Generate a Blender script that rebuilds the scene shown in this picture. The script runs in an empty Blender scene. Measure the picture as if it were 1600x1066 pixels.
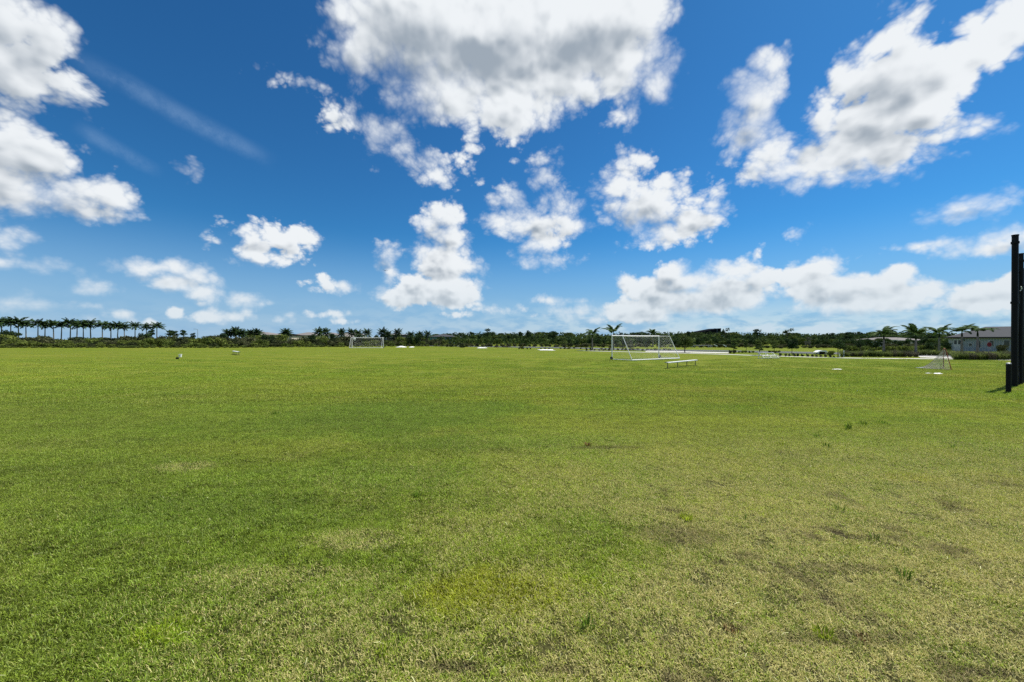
import bpy, bmesh, math, random
from mathutils import Vector, Matrix
import numpy as np

# ---------------------------------------------------------------- camera
F = 622.0            # focal length in photo pixels (1600 wide)
HZ = 530.0           # horizon row of the photo
CH = 2.1             # eye height in metres
sc = bpy.context.scene
cam_d = bpy.data.cameras.new("camera")
cam = bpy.data.objects.new("camera", cam_d)
sc.collection.objects.link(cam)
cam.location = (0, 0, CH)
cam_d.sensor_width = 36.0
cam_d.lens = 36.0 * F / 1600.0
cam.rotation_euler = (math.radians(90) + math.atan((HZ - 533.0) / F), 0, 0)
cam_d.clip_start = 0.05
cam_d.clip_end = 6000
sc.camera = cam

# ---------------------------------------------------------------- exposure
sc.render.engine = 'CYCLES'
vs = sc.view_settings
vs.view_transform = 'Standard'
vs.look = 'None'
vs.exposure = 0.4
vs.gamma = 1.0
vs.use_curve_mapping = False
sc.cycles.max_bounces = 6
sc.cycles.diffuse_bounces = 3
sc.cycles.glossy_bounces = 2
sc.cycles.transmission_bounces = 4
sc.cycles.transparent_max_bounces = 12
sc.cycles.use_denoising = False

# ---------------------------------------------------------------- sun
SUN_EL = math.radians(58)
SUN_AZ = math.radians(60)      # from straight ahead (+Y) clockwise towards +X
sun_dir = Vector((math.sin(SUN_AZ) * math.cos(SUN_EL), math.cos(SUN_AZ) * math.cos(SUN_EL), math.sin(SUN_EL)))
sl = bpy.data.lights.new("sun", 'SUN')
sl.energy = 5.0
sl.angle = math.radians(0.53)
sl.color = (1.0, 0.96, 0.89)
so = bpy.data.objects.new("sun", sl)
so.rotation_euler = sun_dir.to_track_quat('Z', 'Y').to_euler()
so.location = (60, 20, 120)
sc.collection.objects.link(so)

# ---------------------------------------------------------------- sky with clouds (world nodes, direction space)
world = bpy.data.worlds.new("World")
sc.world = world
world.use_nodes = True
nt = world.node_tree
nt.nodes.clear()


class NB:
    """tiny node builder"""
    def __init__(s, t): s.t = t; s.L = t.links
    def node(s, kind, **kw):
        n = s.t.nodes.new(kind)
        for k, v in kw.items(): setattr(n, k, v)
        return n
    def put(s, sock, v):
        if isinstance(v, bpy.types.NodeSocket): s.L.new(v, sock)
        else: sock.default_value = v
    def m(s, op, a, b=None, c=None, clamp=False):
        n = s.node('ShaderNodeMath', operation=op); n.use_clamp = clamp
        s.put(n.inputs[0], a)
        if b is not None: s.put(n.inputs[1], b)
        if c is not None: s.put(n.inputs[2], c)
        return n.outputs[0]
    def v(s, op, a, b=None, c=None, scale=None):
        n = s.node('ShaderNodeVectorMath', operation=op)
        s.put(n.inputs[0], a)
        if b is not None: s.put(n.inputs[1], b)
        if c is not None: s.put(n.inputs[2], c)
        if scale is not None: s.put(n.inputs['Scale'], scale)
        return n.outputs['Value'] if op in ('LENGTH', 'DISTANCE', 'DOT_PRODUCT') else n.outputs[0]
    def ss(s, x, a, b, lo=0.0, hi=1.0):
        n = s.node('ShaderNodeMapRange', interpolation_type='SMOOTHSTEP')
        s.put(n.inputs[0], x); s.put(n.inputs[1], a); s.put(n.inputs[2], b); s.put(n.inputs[3], lo); s.put(n.inputs[4], hi)
        return n.outputs[0]
    def mix(s, f, a, b, bt='MIX'):
        n = s.node('ShaderNodeMix', data_type='RGBA', blend_type=bt)
        s.put(n.inputs[0], f); s.put(n.inputs[6], a); s.put(n.inputs[7], b)
        return n.outputs[2]
    def noise(s, vec, scale, detail=4.0, rough=0.5, dist=0.0, color=False, lac=2.0):
        n = s.node('ShaderNodeTexNoise')
        if vec is not None: s.L.new(vec, n.inputs['Vector'])
        s.put(n.inputs['Scale'], scale); n.inputs['Detail'].default_value = detail
        n.inputs['Roughness'].default_value = rough; n.inputs['Distortion'].default_value = dist
        n.inputs['Lacunarity'].default_value = lac
        return n.outputs['Color' if color else 'Fac']
    def voro(s, vec, scale, detail=3.0, rough=0.5, rnd=1.0, feature='SMOOTH_F1', smooth=0.6):
        n = s.node('ShaderNodeTexVoronoi', feature=feature)
        s.L.new(vec, n.inputs['Vector']); s.put(n.inputs['Scale'], scale)
        n.inputs['Detail'].default_value = detail; n.inputs['Roughness'].default_value = rough
        n.inputs['Randomness'].default_value = rnd
        if feature == 'SMOOTH_F1': n.inputs['Smoothness'].default_value = smooth
        return n.outputs['Distance']

SKYT = (0.32, 0.82, 1.08); SKYG = 1.15; SKYD = (0.3, 3.0)
WARP = 0.05; VS = 21.0; VK = 1.35; FK = 1.45; BIAS = 0.0135
LB = 0.95; LS = 15.0; LT = 0.55; LBEL = 0.38; LTH = 0.48
CDARK = (0.34, 0.40, 0.47, 1); CLIT = (0.86, 0.895, 0.925, 1)
# cloud lobes: centre and radii (photo-scale units about the view axis), turned into azimuth / elevation below
LOBES = """
20,30,85,70;70,70,70,65;105,130,48,46;20,120,90,58;-60,70,110,120
10,222,80,48;62,245,70,42;-60,250,100,80;20,292,92,40;90,300,60,34;172,308,46,32;125,300,50,24;150,330,38,16
640,40,128,100;560,75,52,55;760,60,170,120;900,50,150,112;700,148,95,62;800,165,80,60;740,205,32,28;870,125,110,62;975,100,75,66;1028,125,26,40;1000,30,62,56;975,185,24,16;620,-60,140,80;850,-60,230,90;536,20,28,40
470,130,38,12;515,178,38,27
598,212,36,26;650,252,48,19;620,232,38,20;682,276,30,16;725,265,14,16;746,286,10,8
694,338,34,26;702,372,28,32;672,352,26,26;690,410,44,34;735,414,22,12;704,452,46,26;655,447,34,18;612,463,20,8;640,466,30,10;604,398,16,18;612,424,9,14
846,250,28,13;852,275,20,20;790,306,26,18;832,348,66,28;878,318,28,24;786,348,34,22;888,352,26,20;852,380,38,20;850,405,34,11
992,250,34,22;966,290,40,32;1012,318,76,40;1046,285,36,22;1092,345,50,24;1112,296,14,18;1050,366,46,20;1012,380,26,8;1110,322,22,16
1205,102,34,29;1182,150,48,50;1175,200,44,50;1158,210,34,44;1200,242,52,40;1232,266,72,28;1300,250,110,40;1380,230,90,46;1286,196,36,56;1340,122,52,56;1395,62,60,40;1436,30,15,24;1410,122,88,66;1480,110,72,52;1370,190,110,60;1400,150,80,60;1330,240,120,44;1450,170,60,50;1530,70,74,48;1585,30,66,50;1470,212,66,26;1522,206,22,20;1440,176,78,48;1645,10,80,66
1490,327,38,14;1530,318,38,17;1566,315,28,10
1560,384,50,11;1604,366,46,16;1512,391,22,5
386,370,26,13;420,360,24,16;470,371,30,17;400,392,34,11;430,404,34,9;444,380,34,14;352,345,8,5;330,375,8,4
226,418,26,8;270,418,28,13;306,429,24,13;282,440,38,11;318,456,22,7
153,449,13,6;377,468,15,6;518,446,21,6;503,438,6,5;272,486,7,5;342,494,16,3;8,372,26,9;1242,368,8,4;855,469,8,3;1440,385,22,4;20,410,22,3;20,474,18,3;905,487,8,3;330,492,6,3;300,268,7,6;870,485,7,3
1052,428,30,18;1020,452,42,20;984,442,16,11;1150,424,38,19;1130,454,62,26;1184,440,28,20;1090,468,90,20;1000,486,50,16;1182,398,7,9;1070,440,40,20
1282,418,30,17;1245,430,30,12;1276,446,42,23;1322,454,36,20;1372,442,38,15;1402,428,22,11;1350,470,90,17;1432,455,30,9
1540,452,42,11;1594,440,30,17;1560,470,60,10
"""
# shaded bellies (soft)
BELLY = """
30,90,130,95;60,160,100,30;40,260,130,60;80,310,130,30;150,325,60,18;640,85,90,80;790,95,150,38;950,70,70,40
1330,225,110,34;1380,150,60,60;1175,190,34,42;1450,120,30,40;1515,332,50,9
685,375,30,36;650,452,30,12;985,330,40,24;1060,350,60,18;860,360,40,18
1040,448,34,16;1090,470,110,18;1150,452,55,14;1275,442,38,18;1340,462,80,16;420,388,60,9;280,440,60,9;1545,462,50,12;1000,490,40,8;1560,390,50,8;665,472,60,10;600,415,16,14;515,450,20,5;518,185,30,14
"""


def parse(txt):
    out = []
    for row in txt.strip().split('\n'):
        for it in row.split(';'):
            if it.strip(): out.append(tuple(float(q) for q in it.split(',')))
    return out


def angles(px, py):
    x, z = (px - 800.0) / F, (HZ - py) / F
    return math.atan2(x, 1.0), math.atan2(z, math.hypot(x, 1.0))


def lobe(px, py, rx, ry):
    a, e = angles(px, py)
    a1, _ = angles(px - rx, py); a2, _ = angles(px + rx, py)
    _, e1 = angles(px, py + ry); _, e2 = angles(px, py - ry)
    return a, e, (a2 - a1) / 2, (e2 - e1) / 2



B = NB(nt)
sky = B.node('ShaderNodeTexSky', sky_type='NISHITA')
sky.sun_disc = False
sky.sun_elevation = SUN_EL
sky.sun_rotation = SUN_AZ
sky.altitude = 0.0
sky.air_density = 1.0
sky.dust_density = SKYD[0]
sky.ozone_density = SKYD[1]
SKY_STRENGTH = 0.1 * 0.80
gm = B.node('ShaderNodeGamma'); gm.inputs[1].default_value = SKYG
B.L.new(B.v('MULTIPLY', sky.outputs[0], tuple(SKY_STRENGTH * q for q in SKYT)), gm.inputs[0])
bg = B.node('ShaderNodeBackground')
B.L.new(gm.outputs[0], bg.inputs[0]); bg.inputs[1].default_value = 1.0
wo = B.node('ShaderNodeOutputWorld'); B.L.new(bg.outputs[0], wo.inputs[0])
world.cycles.sampling_method = 'NONE'


# ---------------------------------------------------------------- helpers for objects
def link(o, parent=None):
    sc.collection.objects.link(o)
    if parent is not None: o.parent = parent
    return o


def tag(o, label=None, category=None, group=None, kind=None):
    if label: o['label'] = label
    if category: o['category'] = category
    if group: o['group'] = group
    if kind: o['kind'] = kind
    return o


def mesh_obj(name, verts, faces, mat=None, parent=None, loc=None, smooth=False):
    me = bpy.data.meshes.new(name)
    me.from_pydata([tuple(v) for v in verts], [], [tuple(f) for f in faces])
    if smooth: me.polygons.foreach_set('use_smooth', [True] * len(me.polygons))
    me.update()
    if mat: me.materials.append(mat)
    o = bpy.data.objects.new(name, me)
    if loc is not None: o.location = loc
    return link(o, parent)


def np_mesh(name, V, Fc, mat=None, smooth=False):
    """fast mesh from arrays; Fc is (n,3) or (n,4)"""
    me = bpy.data.meshes.new(name)
    n, k = Fc.shape
    me.vertices.add(len(V)); me.vertices.foreach_set('co', np.asarray(V, dtype=np.float32).ravel())
    me.loops.add(n * k); me.loops.foreach_set('vertex_index', np.asarray(Fc, dtype=np.int32).ravel())
    me.polygons.add(n)
    me.polygons.foreach_set('loop_start', np.arange(n, dtype=np.int32) * k)
    if smooth: me.polygons.foreach_set('use_smooth', np.ones(n, dtype=bool))
    me.update(calc_edges=True)
    if mat: me.materials.append(mat)
    return me


def new_mat(name):
    m = bpy.data.materials.new(name); m.use_nodes = True
    m.node_tree.nodes.clear()
    b = NB(m.node_tree)
    out = b.node('ShaderNodeOutputMaterial')
    return m, b, out


# ---------------------------------------------------------------- the clouded part of the sky: a ring-shaped dome 3 km out
lobes = [lobe(*q) for q in parse(LOBES)]
belly = [lobe(*q) for q in parse(BELLY)]
rp = random.Random(12)
puffs = []
for k in range(30):                      # small faint puffs low over the horizon
    px_, py_ = rp.uniform(-40, 1000), rp.uniform(466, 505); w_ = rp.uniform(3, 8) * (1.5 if px_ > 500 else 0.8)
    for q in range(rp.randint(1, 3)):
        puffs.append(lobe(px_ + rp.uniform(-1, 1) * w_, py_ + rp.uniform(-1.5, 1.5), w_ * rp.uniform(0.6, 1.1), rp.uniform(1.2, 2.6)))
rs = random.Random(5)
for k in range(34):                      # the same kind of cloud goes on outside the frame, all the way round
    a = rs.uniform(0.98, 2 * math.pi - 0.98); e = rs.uniform(0.06, 0.75); s_ = 0.05 + 0.16 * e * rs.uniform(0.5, 1.3)
    for q in range(6):
        lobes.append((a + rs.gauss(0, 0.7) * s_, e + rs.gauss(0, 0.35) * s_, s_ * rs.uniform(0.4, 0.9), s_ * rs.uniform(0.3, 0.55)))
    belly.append((a, e - s_ * 0.3, s_ * 0.8, s_ * 0.3))
NA, NE_, R_SKY = 1300, 190, 3000.0
azs = np.linspace(-math.pi, math.pi, NA, endpoint=False)
els = np.linspace(math.radians(-0.5), math.radians(50), NE_)
AZ, EL = np.meshgrid(azs, els)


def union(A, E, group, k=0.008):
    d = np.full(A.shape, 9.0)
    for a, e, ra, re in group:
        r = min(ra, re)
        da = (A - a + math.pi) % (2 * math.pi) - math.pi
        v_ = np.sqrt((da * r / ra) ** 2 + ((E - e) * r / re) ** 2) - r
        h = np.clip(0.5 + 0.5 * (d - v_) / k, 0, 1)
        d = d * (1 - h) + v_ * h - k * h * (1 - h)
    return -d


S1 = np.maximum(union(AZ, EL, lobes), union(AZ, EL, puffs, 0.001) - 0.004)
S2 = union(AZ + 0.010, EL + 0.020, lobes)
BL = np.full(AZ.shape, 9.0)
for a, e, ra, re in belly:
    da = (AZ - a + math.pi) % (2 * math.pi) - math.pi
    BL = np.minimum(BL, np.hypot(da / ra, (EL - e) / re))
BL = np.clip((1.5 - BL) / 1.1, 0, 1); BL = BL * BL * (3 - 2 * BL)
V = np.stack([R_SKY * np.cos(EL) * np.sin(AZ), R_SKY * np.cos(EL) * np.cos(AZ), R_SKY * np.sin(EL)], -1).reshape(-1, 3)
ii, jj = np.meshgrid(np.arange(NE_ - 1), np.arange(NA), indexing='ij')
jn = (jj + 1) % NA
FC = np.stack([ii * NA + jj, (ii + 1) * NA + jj, (ii + 1) * NA + jn, ii * NA + jn], -1).reshape(-1, 4)
msky, B, mo = new_mat('clouds_and_haze')
me = np_mesh('sky', V, FC, msky, smooth=True)
for nm, arr in (('shape', S1), ('shape_sunward', S2), ('belly', BL)):
    at = me.attributes.new(nm, 'FLOAT', 'POINT'); at.data.foreach_set('value', arr.ravel().astype(np.float32))
msky.cycles.emission_sampling = 'NONE'
tag(link(bpy.data.objects.new('sky', me)), 'blue sky with scattered white cumulus clouds', kind='structure')


def attr(nm):
    n = B.node('ShaderNodeAttribute', attribute_name=nm); return n.outputs['Fac']


geo = B.node('ShaderNodeNewGeometry')
D0 = B.v('NORMALIZE', geo.outputs['Position'])
sx = B.node('ShaderNodeSeparateXYZ'); B.L.new(D0, sx.inputs[0])
el0 = B.m('ARCSINE', sx.outputs[2])
az0 = B.m('ARCTAN2', sx.outputs[0], sx.outputs[1])
Dn = B.v("SCALE", D0, scale=B.ss(el0, -0.1, 0.60, 1.40, 1.0))
wn = B.noise(Dn, 6.0, 4.0, 0.55, color=True)
wv = B.v('SCALE', B.v('SUBTRACT', wn, (0.5, 0.5, 0.5)), scale=WARP)


def tex_at(D):
    Dw = B.v('ADD', D, wv)
    vo = B.voro(Dw, VS, 3.0, 0.55, 1.0, 'F1')
    fb = B.noise(Dw, 15.0, 8.0, 0.58)
    return B.m('ADD', B.m('MULTIPLY_ADD', vo, -VK, VK * 0.62), B.m('MULTIPLY_ADD', fb, FK, -FK * 0.5))


def soft_tex(D):
    Dw = B.v('ADD', D, wv)
    vo = B.voro(Dw, VS, 1.6, 0.45, 1.0, 'SMOOTH_F1', 0.55)
    return B.m('ADD', B.m('MULTIPLY_ADD', vo, -1.3, 0.6), B.m('MULTIPLY_ADD', B.noise(Dw, 12.0, 3.5, 0.52), 1.5, -0.75))


t1 = tex_at(Dn)
amp = B.ss(el0, 0.02, 0.40, 0.008, 0.027)
s1, s2 = attr('shape'), attr('shape_sunward')
f = B.m('ADD', B.m('MULTIPLY_ADD', t1, amp, s1), BIAS)
soft = B.ss(el0, 0.02, 0.4, 0.008, 0.024)
wisp = B.ss(B.noise(Dn, 4.0, 2.0, 0.5), 0.35, 0.7, 0.7, 2.6)
cover = B.ss(B.m('DIVIDE', f, B.m('MULTIPLY', soft, wisp)), -0.3, 1.0)
u1 = soft_tex(Dn)
u2 = soft_tex(B.v('ADD', Dn, (0.006, 0.0, 0.014)))
dt = B.m('SUBTRACT', u1, u2)                               # >0: this side of a billow faces the sun
ds = B.m('SUBTRACT', s1, s2)
depth = B.m('DIVIDE', B.m('MULTIPLY_ADD', u1, B.m('MULTIPLY', amp, 0.8), s1), amp)
lit = B.m('MULTIPLY_ADD', ds, LS, LB)
lit = B.m('MULTIPLY_ADD', dt, B.ss(el0, 0.05, 0.45, LT * 1.1, LT), lit)
bel = B.ss(B.m('MULTIPLY', attr('belly'), B.m('MULTIPLY_ADD', u1, 0.35, 1.0)), 0.0, 1.1)
lit = B.m('SUBTRACT', lit, B.m('MULTIPLY', bel, LBEL))
lit = B.m('SUBTRACT', lit, B.ss(depth, -0.3, 4.6, 0.0, LTH))
litc = B.ss(lit, -0.05, 1.0)
col = B.mix(litc, CDARK, CLIT)
col = B.mix(B.ss(el0, 0.0, 0.20, 0.45, 0.0), col, (0.50, 0.64, 0.74, 1))

# streaks of thin high cloud left of the middle
st_n = B.noise(D0, 6.0, 6.0, 0.6)
cx = B.node('ShaderNodeCombineXYZ'); B.L.new(az0, cx.inputs[0]); B.L.new(el0, cx.inputs[1])
P0 = cx.outputs[0]


def streak(px1, py1, px2, py2, w, k):
    a1, e1 = angles(px1, py1); a2, e2 = angles(px2, py2)
    ca, ce = (a1 + a2) / 2, (e1 + e2) / 2
    L = math.hypot(a2 - a1, e2 - e1) / 2; tx, ty = (a2 - a1) / (2 * L), (e2 - e1) / (2 * L)
    q = B.v('SUBTRACT', P0, (ca, ce, 0))
    al = B.m('ABSOLUTE', B.m('DIVIDE', B.v('DOT_PRODUCT', q, (tx, ty, 0)), L))
    ac = B.m('ABSOLUTE', B.m('DIVIDE', B.m('MULTIPLY_ADD', st_n, 0.03, B.m('SUBTRACT', B.v('DOT_PRODUCT', q, (-ty, tx, 0)), 0.015)), w))
    return B.m('MULTIPLY', B.m('MULTIPLY', B.ss(al, 0.45, 1.0, 1.0, 0.0), B.ss(ac, 0.0, 1.0, 1.0, 0.0)), k)


st = B.m('ADD', streak(90, 65, 440, 262, 0.024, 0.20), streak(110, 190, 260, 275, 0.018, 0.17))
st = B.m('MULTIPLY', st, B.ss(B.noise(D0, 24.0, 7.0, 0.7), 0.25, 0.7, 0.25, 1.4))
# milky far cloud towards the horizon, denser to the right
hz_n = B.noise(B.v('MULTIPLY', D0, (1, 1, 3.0)), 17.0, 7.0, 0.58, 0.3)
hz_side = B.ss(az0, -0.8, 0.6, 0.20, 1.0)
hz_m = B.m('MULTIPLY', B.m('MULTIPLY', B.ss(el0, 0.02, 0.12, 1.0, 0.0), B.ss(hz_n, 0.36, 0.60)), hz_side)
hz_d = B.ss(el0, -0.01, 0.26, 0.85, 0.0)
thin_a = B.m('MAXIMUM', B.m('MAXIMUM', st, B.m('MULTIPLY', hz_m, 0.9)), hz_d)
thin_c = B.mix(hz_m, (0.33, 0.50, 0.74, 1), (0.62, 0.72, 0.83, 1))
alpha = B.m('SUBTRACT', 1.0, B.m('MULTIPLY', B.m('SUBTRACT', 1.0, cover), B.m('SUBTRACT', 1.0, thin_a)))
fin = B.mix(B.m('DIVIDE', cover, B.m('MAXIMUM', alpha, 0.001), clamp=True), thin_c, col)
em = B.node('ShaderNodeEmission'); B.L.new(fin, em.inputs[0]); em.inputs[1].default_value = 0.76
tr = B.node('ShaderNodeBsdfTransparent')
mx = B.node('ShaderNodeMixShader'); B.L.new(alpha, mx.inputs[0]); B.L.new(tr.outputs[0], mx.inputs[1]); B.L.new(em.outputs[0], mx.inputs[2])
B.L.new(mx.outputs[0], mo.inputs[0])

# ---------------------------------------------------------------- placing by photo position
def gd(py): return CH * F / (py - HZ)                       # distance ahead of a ground point seen at row py
def gx(px, d): return (px - 800.0) / F * d
def hz(py, d): return CH + (HZ - py) / F * d                # height of a point at row py, d ahead
def gp(px, py, z=0.0): d = gd(py); return Vector((gx(px, d), d, z))


# ---------------------------------------------------------------- lawn colour, shared by the sheet and the blades
def soft_spot(b, P, px, py, rx, ry, wob):
    """0..1 spot on the ground; centre and half sizes given as photo pixels"""
    c = gp(px, py); w = abs(gx(px + rx, c.y) - c.x); dlen = abs(gd(py - ry * 0.9) - gd(py + ry * 0.9)) / 2
    q = b.v('MULTIPLY_ADD', P, (1 / w, 1 / dlen, 0), (-c.x / w, -c.y / dlen, 0))
    L = b.m('ADD', b.v('LENGTH', q), wob)
    return b.ss(L, 0.45, 1.25, 1.0, 0.0)


lg = bpy.data.node_groups.new('lawn_colour', 'ShaderNodeTree')
lg.interface.new_socket('Position', in_out='INPUT', socket_type='NodeSocketVector')
lg.interface.new_socket('Green', in_out='OUTPUT', socket_type='NodeSocketColor')
lg.interface.new_socket('Dry', in_out='OUTPUT', socket_type='NodeSocketFloat')
lg.interface.new_socket('Bare', in_out='OUTPUT', socket_type='NodeSocketFloat')
b = NB(lg)
gi, go = b.node('NodeGroupInput'), b.node('NodeGroupOutput')
P = b.v('MULTIPLY', gi.outputs[0], (1, 1, 0))
sep = b.node('ShaderNodeSeparateXYZ'); b.L.new(P, sep.inputs[0])
X, Y = sep.outputs[0], sep.outputs[1]
nbig = b.noise(P, 0.07, 3.0, 0.55)
nmid = b.noise(P, 0.45, 4.0, 0.6, 0.4)
nsm = b.noise(P, 2.2, 4.0, 0.6)
wob = b.m('MULTIPLY_ADD', nmid, 1.1, -0.55)
wob = b.m('MULTIPLY_ADD', nsm, 1.1, b.m('SUBTRACT', wob, 0.55))
wob = b.m('MULTIPLY_ADD', b.noise(P, 9.0, 3.0, 0.6), 0.9, b.m('SUBTRACT', wob, 0.45))
G_DEEP, G_MID, G_YEL, G_LIME, G_MUST = (0.110, 0.168, 0.017, 1), (0.146, 0.203, 0.014, 1), (0.205, 0.228, 0.027, 1), (0.20, 0.30, 0.014, 1), (0.195, 0.212, 0.012, 1)
green = b.mix(b.ss(b.m('MULTIPLY_ADD', nmid, 0.6, b.m('MULTIPLY', nbig, 0.5)), 0.42, 0.68), G_MID, G_YEL)
# the left side grows deeper green, the field further out is evenly light
ang = b.m('DIVIDE', X, b.m('MAXIMUM', Y, 0.5))
left = b.ss(b.m('ADD', b.m('MULTIPLY_ADD', nbig, 0.8, -0.4), ang), -1.1, 0.15, 1.0, 0.0)
near = b.ss(Y, 9.0, 24.0, 1.0, 0.0)
green = b.mix(b.m('MULTIPLY', b.m('MULTIPLY', left, near), 0.62), green, G_DEEP)
for (px, py, rx, ry, k) in ((620, 648, 230, 34, 0.75), (560, 745, 200, 35, 0.6), (330, 800, 260, 40, 0.6), (760, 690, 230, 16, 0.5), (1000, 640, 190, 16, 0.35), (900, 830, 80, 40, 0.25)):
    green = b.mix(b.m('MULTIPLY', soft_spot(b, P, px, py, rx, ry, wob), k), green, G_DEEP)
for (px, py, rx, ry, k) in ((1040, 660, 240, 26, 0.55), (560, 600, 330, 14, 0.4), (1250, 700, 110, 20, 0.5), (400, 700, 200, 16, 0.35)):
    green = b.mix(b.m('MULTIPLY', soft_spot(b, P, px, py, rx, ry, wob), k), green, G_YEL)
for (px, py, rx, ry, k) in ((262, 992, 75, 26, 0.7), (190, 830, 40, 8, 0.2), (860, 985, 26, 10, 0.7), (620, 1004, 24, 9, 0.6)):
    green = b.mix(b.m('MULTIPLY', soft_spot(b, P, px, py, rx, ry, wob), k), green, G_LIME)
for (px, py, rx, ry, k) in ((770, 925, 135, 52, 0.9), (1425, 748, 60, 8, 0.75), (1560, 748, 55, 14, 0.5)):
    green = b.mix(b.m('MULTIPLY', soft_spot(b, P, px, py, rx, ry, wob), k), green, G_MUST)
# faint mowing bands
band = b.m('SINE', b.m('ADD', b.m('ADD', b.m('MULTIPLY', X, 0.35), b.m('MULTIPLY', Y, 1.05)), b.m('MULTIPLY', nbig, 6.0)))
green = b.mix(b.m('MULTIPLY', b.ss(Y, 10, 30), b.m('MULTIPLY_ADD', band, 0.16, 0.16)), green, G_DEEP)
# dryness
side = b.ss(b.m('ADD', ang, b.m('MULTIPLY_ADD', nmid, 1.0, -0.5)), -0.55, 0.55)
closeup = b.ss(b.m('ADD', Y, b.m('MULTIPLY_ADD', nmid, 3.0, -1.5)), 3.0, 11.0, 1.0, 0.0)
dry = b.m('MULTIPLY', b.m('MULTIPLY', side, closeup), 0.62)
very = b.ss(b.m('ADD', Y, b.m('MULTIPLY_ADD', nmid, 1.6, -0.8)), 2.4, 3.9, 0.42, 0.0)
dry = b.m('MAXIMUM', dry, b.m('MULTIPLY', very, b.ss(ang, -1.2, -0.35)))
for (px, py, rx, ry, k) in ((560, 845, 85, 20, 0.42), (450, 905, 170, 26, 0.30), (290, 730, 55, 9, 0.3), (1060, 712, 60, 6, 0.3), (500, 960, 160, 34, 0.34)):
    dry = b.m('MAXIMUM', dry, b.m('MULTIPLY', soft_spot(b, P, px, py, rx, ry, wob), k))
dry = b.m('MULTIPLY', dry, b.m('SUBTRACT', 1.0, b.m('MULTIPLY', soft_spot(b, P, 900, 850, 130, 60, wob), 0.75)))
dry = b.m('MULTIPLY', dry, b.m('SUBTRACT', 1.0, b.m('MULTIPLY', soft_spot(b, P, 770, 925, 125, 48, wob), 0.7)))
dry = b.m('ADD', b.m('MULTIPLY', dry, b.ss(nsm, 0.25, 0.65, 0.7, 1.25)), b.ss(nmid, 0.55, 0.75, 0.04, 0.16), clamp=True)
bare = None
for (px, py, rx, ry, k) in ((1060, 838, 80, 18, 0.6), (1170, 872, 24, 8, 0.6), (950, 700, 60, 3, 0.6), (700, 1045, 60, 12, 0.8), (880, 1050, 50, 12, 0.7), (1150, 985, 25, 6, 0.6), (1530, 1055, 60, 10, 0.8), (1320, 1000, 120, 16, 0.5), (610, 970, 40, 7, 0.6), (1320, 890, 90, 10, 0.5)):
    q = b.m('MULTIPLY', soft_spot(b, P, px, py, rx, ry, wob), k)
    bare = q if bare is None else b.m('MAXIMUM', bare, q)
bare = b.m('MAXIMUM', bare, b.m('MULTIPLY', b.ss(b.noise(P, 1.3, 5.0, 0.65), 0.56, 0.66), b.m('MULTIPLY', closeup, b.m('MULTIPLY_ADD', side, 0.7, 0.15))))
lump = b.m('ADD', b.ss(b.noise(P, 2.6, 5.0, 0.65), 0.3, 0.7, -0.16, 0.16), b.ss(b.noise(P, 11.0, 3.0, 0.6), 0.3, 0.7, -0.22, 0.22))
streaky = b.noise(b.v('MULTIPLY', P, (0.25, 1.6, 1.0)), 0.7, 5.0, 0.65)
lump = b.m('ADD', lump, b.ss(streaky, 0.3, 0.7, -0.13, 0.13))
green = b.v('SCALE', green, scale=b.m('ADD', lump, b.m('MULTIPLY_ADD', b.m('MULTIPLY', left, near), -0.18, 1.06)))
b.L.new(green, go.inputs[0]); b.L.new(dry, go.inputs[1]); b.L.new(bare, go.inputs[2])


def lawn_nodes(B):
    g_ = B.node('ShaderNodeNewGeometry')
    n = B.node('ShaderNodeGroup', node_tree=lg); B.L.new(g_.outputs['Position'], n.inputs[0])
    return g_.outputs['Position'], n.outputs[0], n.outputs[1], n.outputs[2]


def principled(B, col, rough=0.6, spec=0.3, metal=0.0, normal=None, sub=None):
    n = B.node('ShaderNodeBsdfPrincipled')
    B.put(n.inputs['Base Color'], col); B.put(n.inputs['Roughness'], rough)
    B.put(n.inputs['Specular IOR Level'], spec); B.put(n.inputs['Metallic'], metal)
    if normal is not None: B.L.new(normal, n.inputs['Normal'])
    return n.outputs[0]


# the sheet itself
m_lawn, B, mo = new_mat('mown_grass')
Pos, green, dry, bare = lawn_nodes(B)
Pf = B.v('MULTIPLY', Pos, (1, 1, 0))
yy = B.node('ShaderNodeSeparateXYZ'); B.L.new(Pos, yy.inputs[0])
dist = B.v('LENGTH', Pf)
col = B.mix(dry, green, (0.27, 0.245, 0.115, 1))
col = B.mix(B.m('MULTIPLY', bare, 0.85), col, (0.12, 0.085, 0.06, 1))
grain1 = B.noise(Pf, 26.0, 5.0, 0.7)
grain2 = B.noise(Pf, 5.5, 5.0, 0.72)
k = B.m('ADD', B.ss(grain1, 0.3, 0.7, -0.30, 0.30), B.ss(grain2, 0.3, 0.7, -0.22, 0.22))
gap_shade = B.ss(dist, 4.0, 26.0, 0.28, 0.70)         # sheet colour darkened close up to paint in shade between blades
col = B.v('SCALE', col, scale=B.m('MULTIPLY', B.m('ADD', k, 1.0), gap_shade))
hgt = B.m('ADD', B.m('MULTIPLY', grain1, 0.018), B.m('MULTIPLY', grain2, 0.05))
bp = B.node('ShaderNodeBump'); bp.inputs['Strength'].default_value = 0.9; bp.inputs['Distance'].default_value = 1.0
B.L.new(hgt, bp.inputs['Height'])
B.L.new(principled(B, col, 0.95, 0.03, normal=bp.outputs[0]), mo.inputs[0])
R = 2990.0
rings = [0.0, 3, 8, 20, 50, 120, 300, 800, R]
vv, ff = [(0, 0, 0)], []
NS = 64
for r in rings[1:]:
    for k_ in range(NS): vv.append((r * math.cos(2 * math.pi * k_ / NS), r * math.sin(2 * math.pi * k_ / NS), 0))
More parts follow.
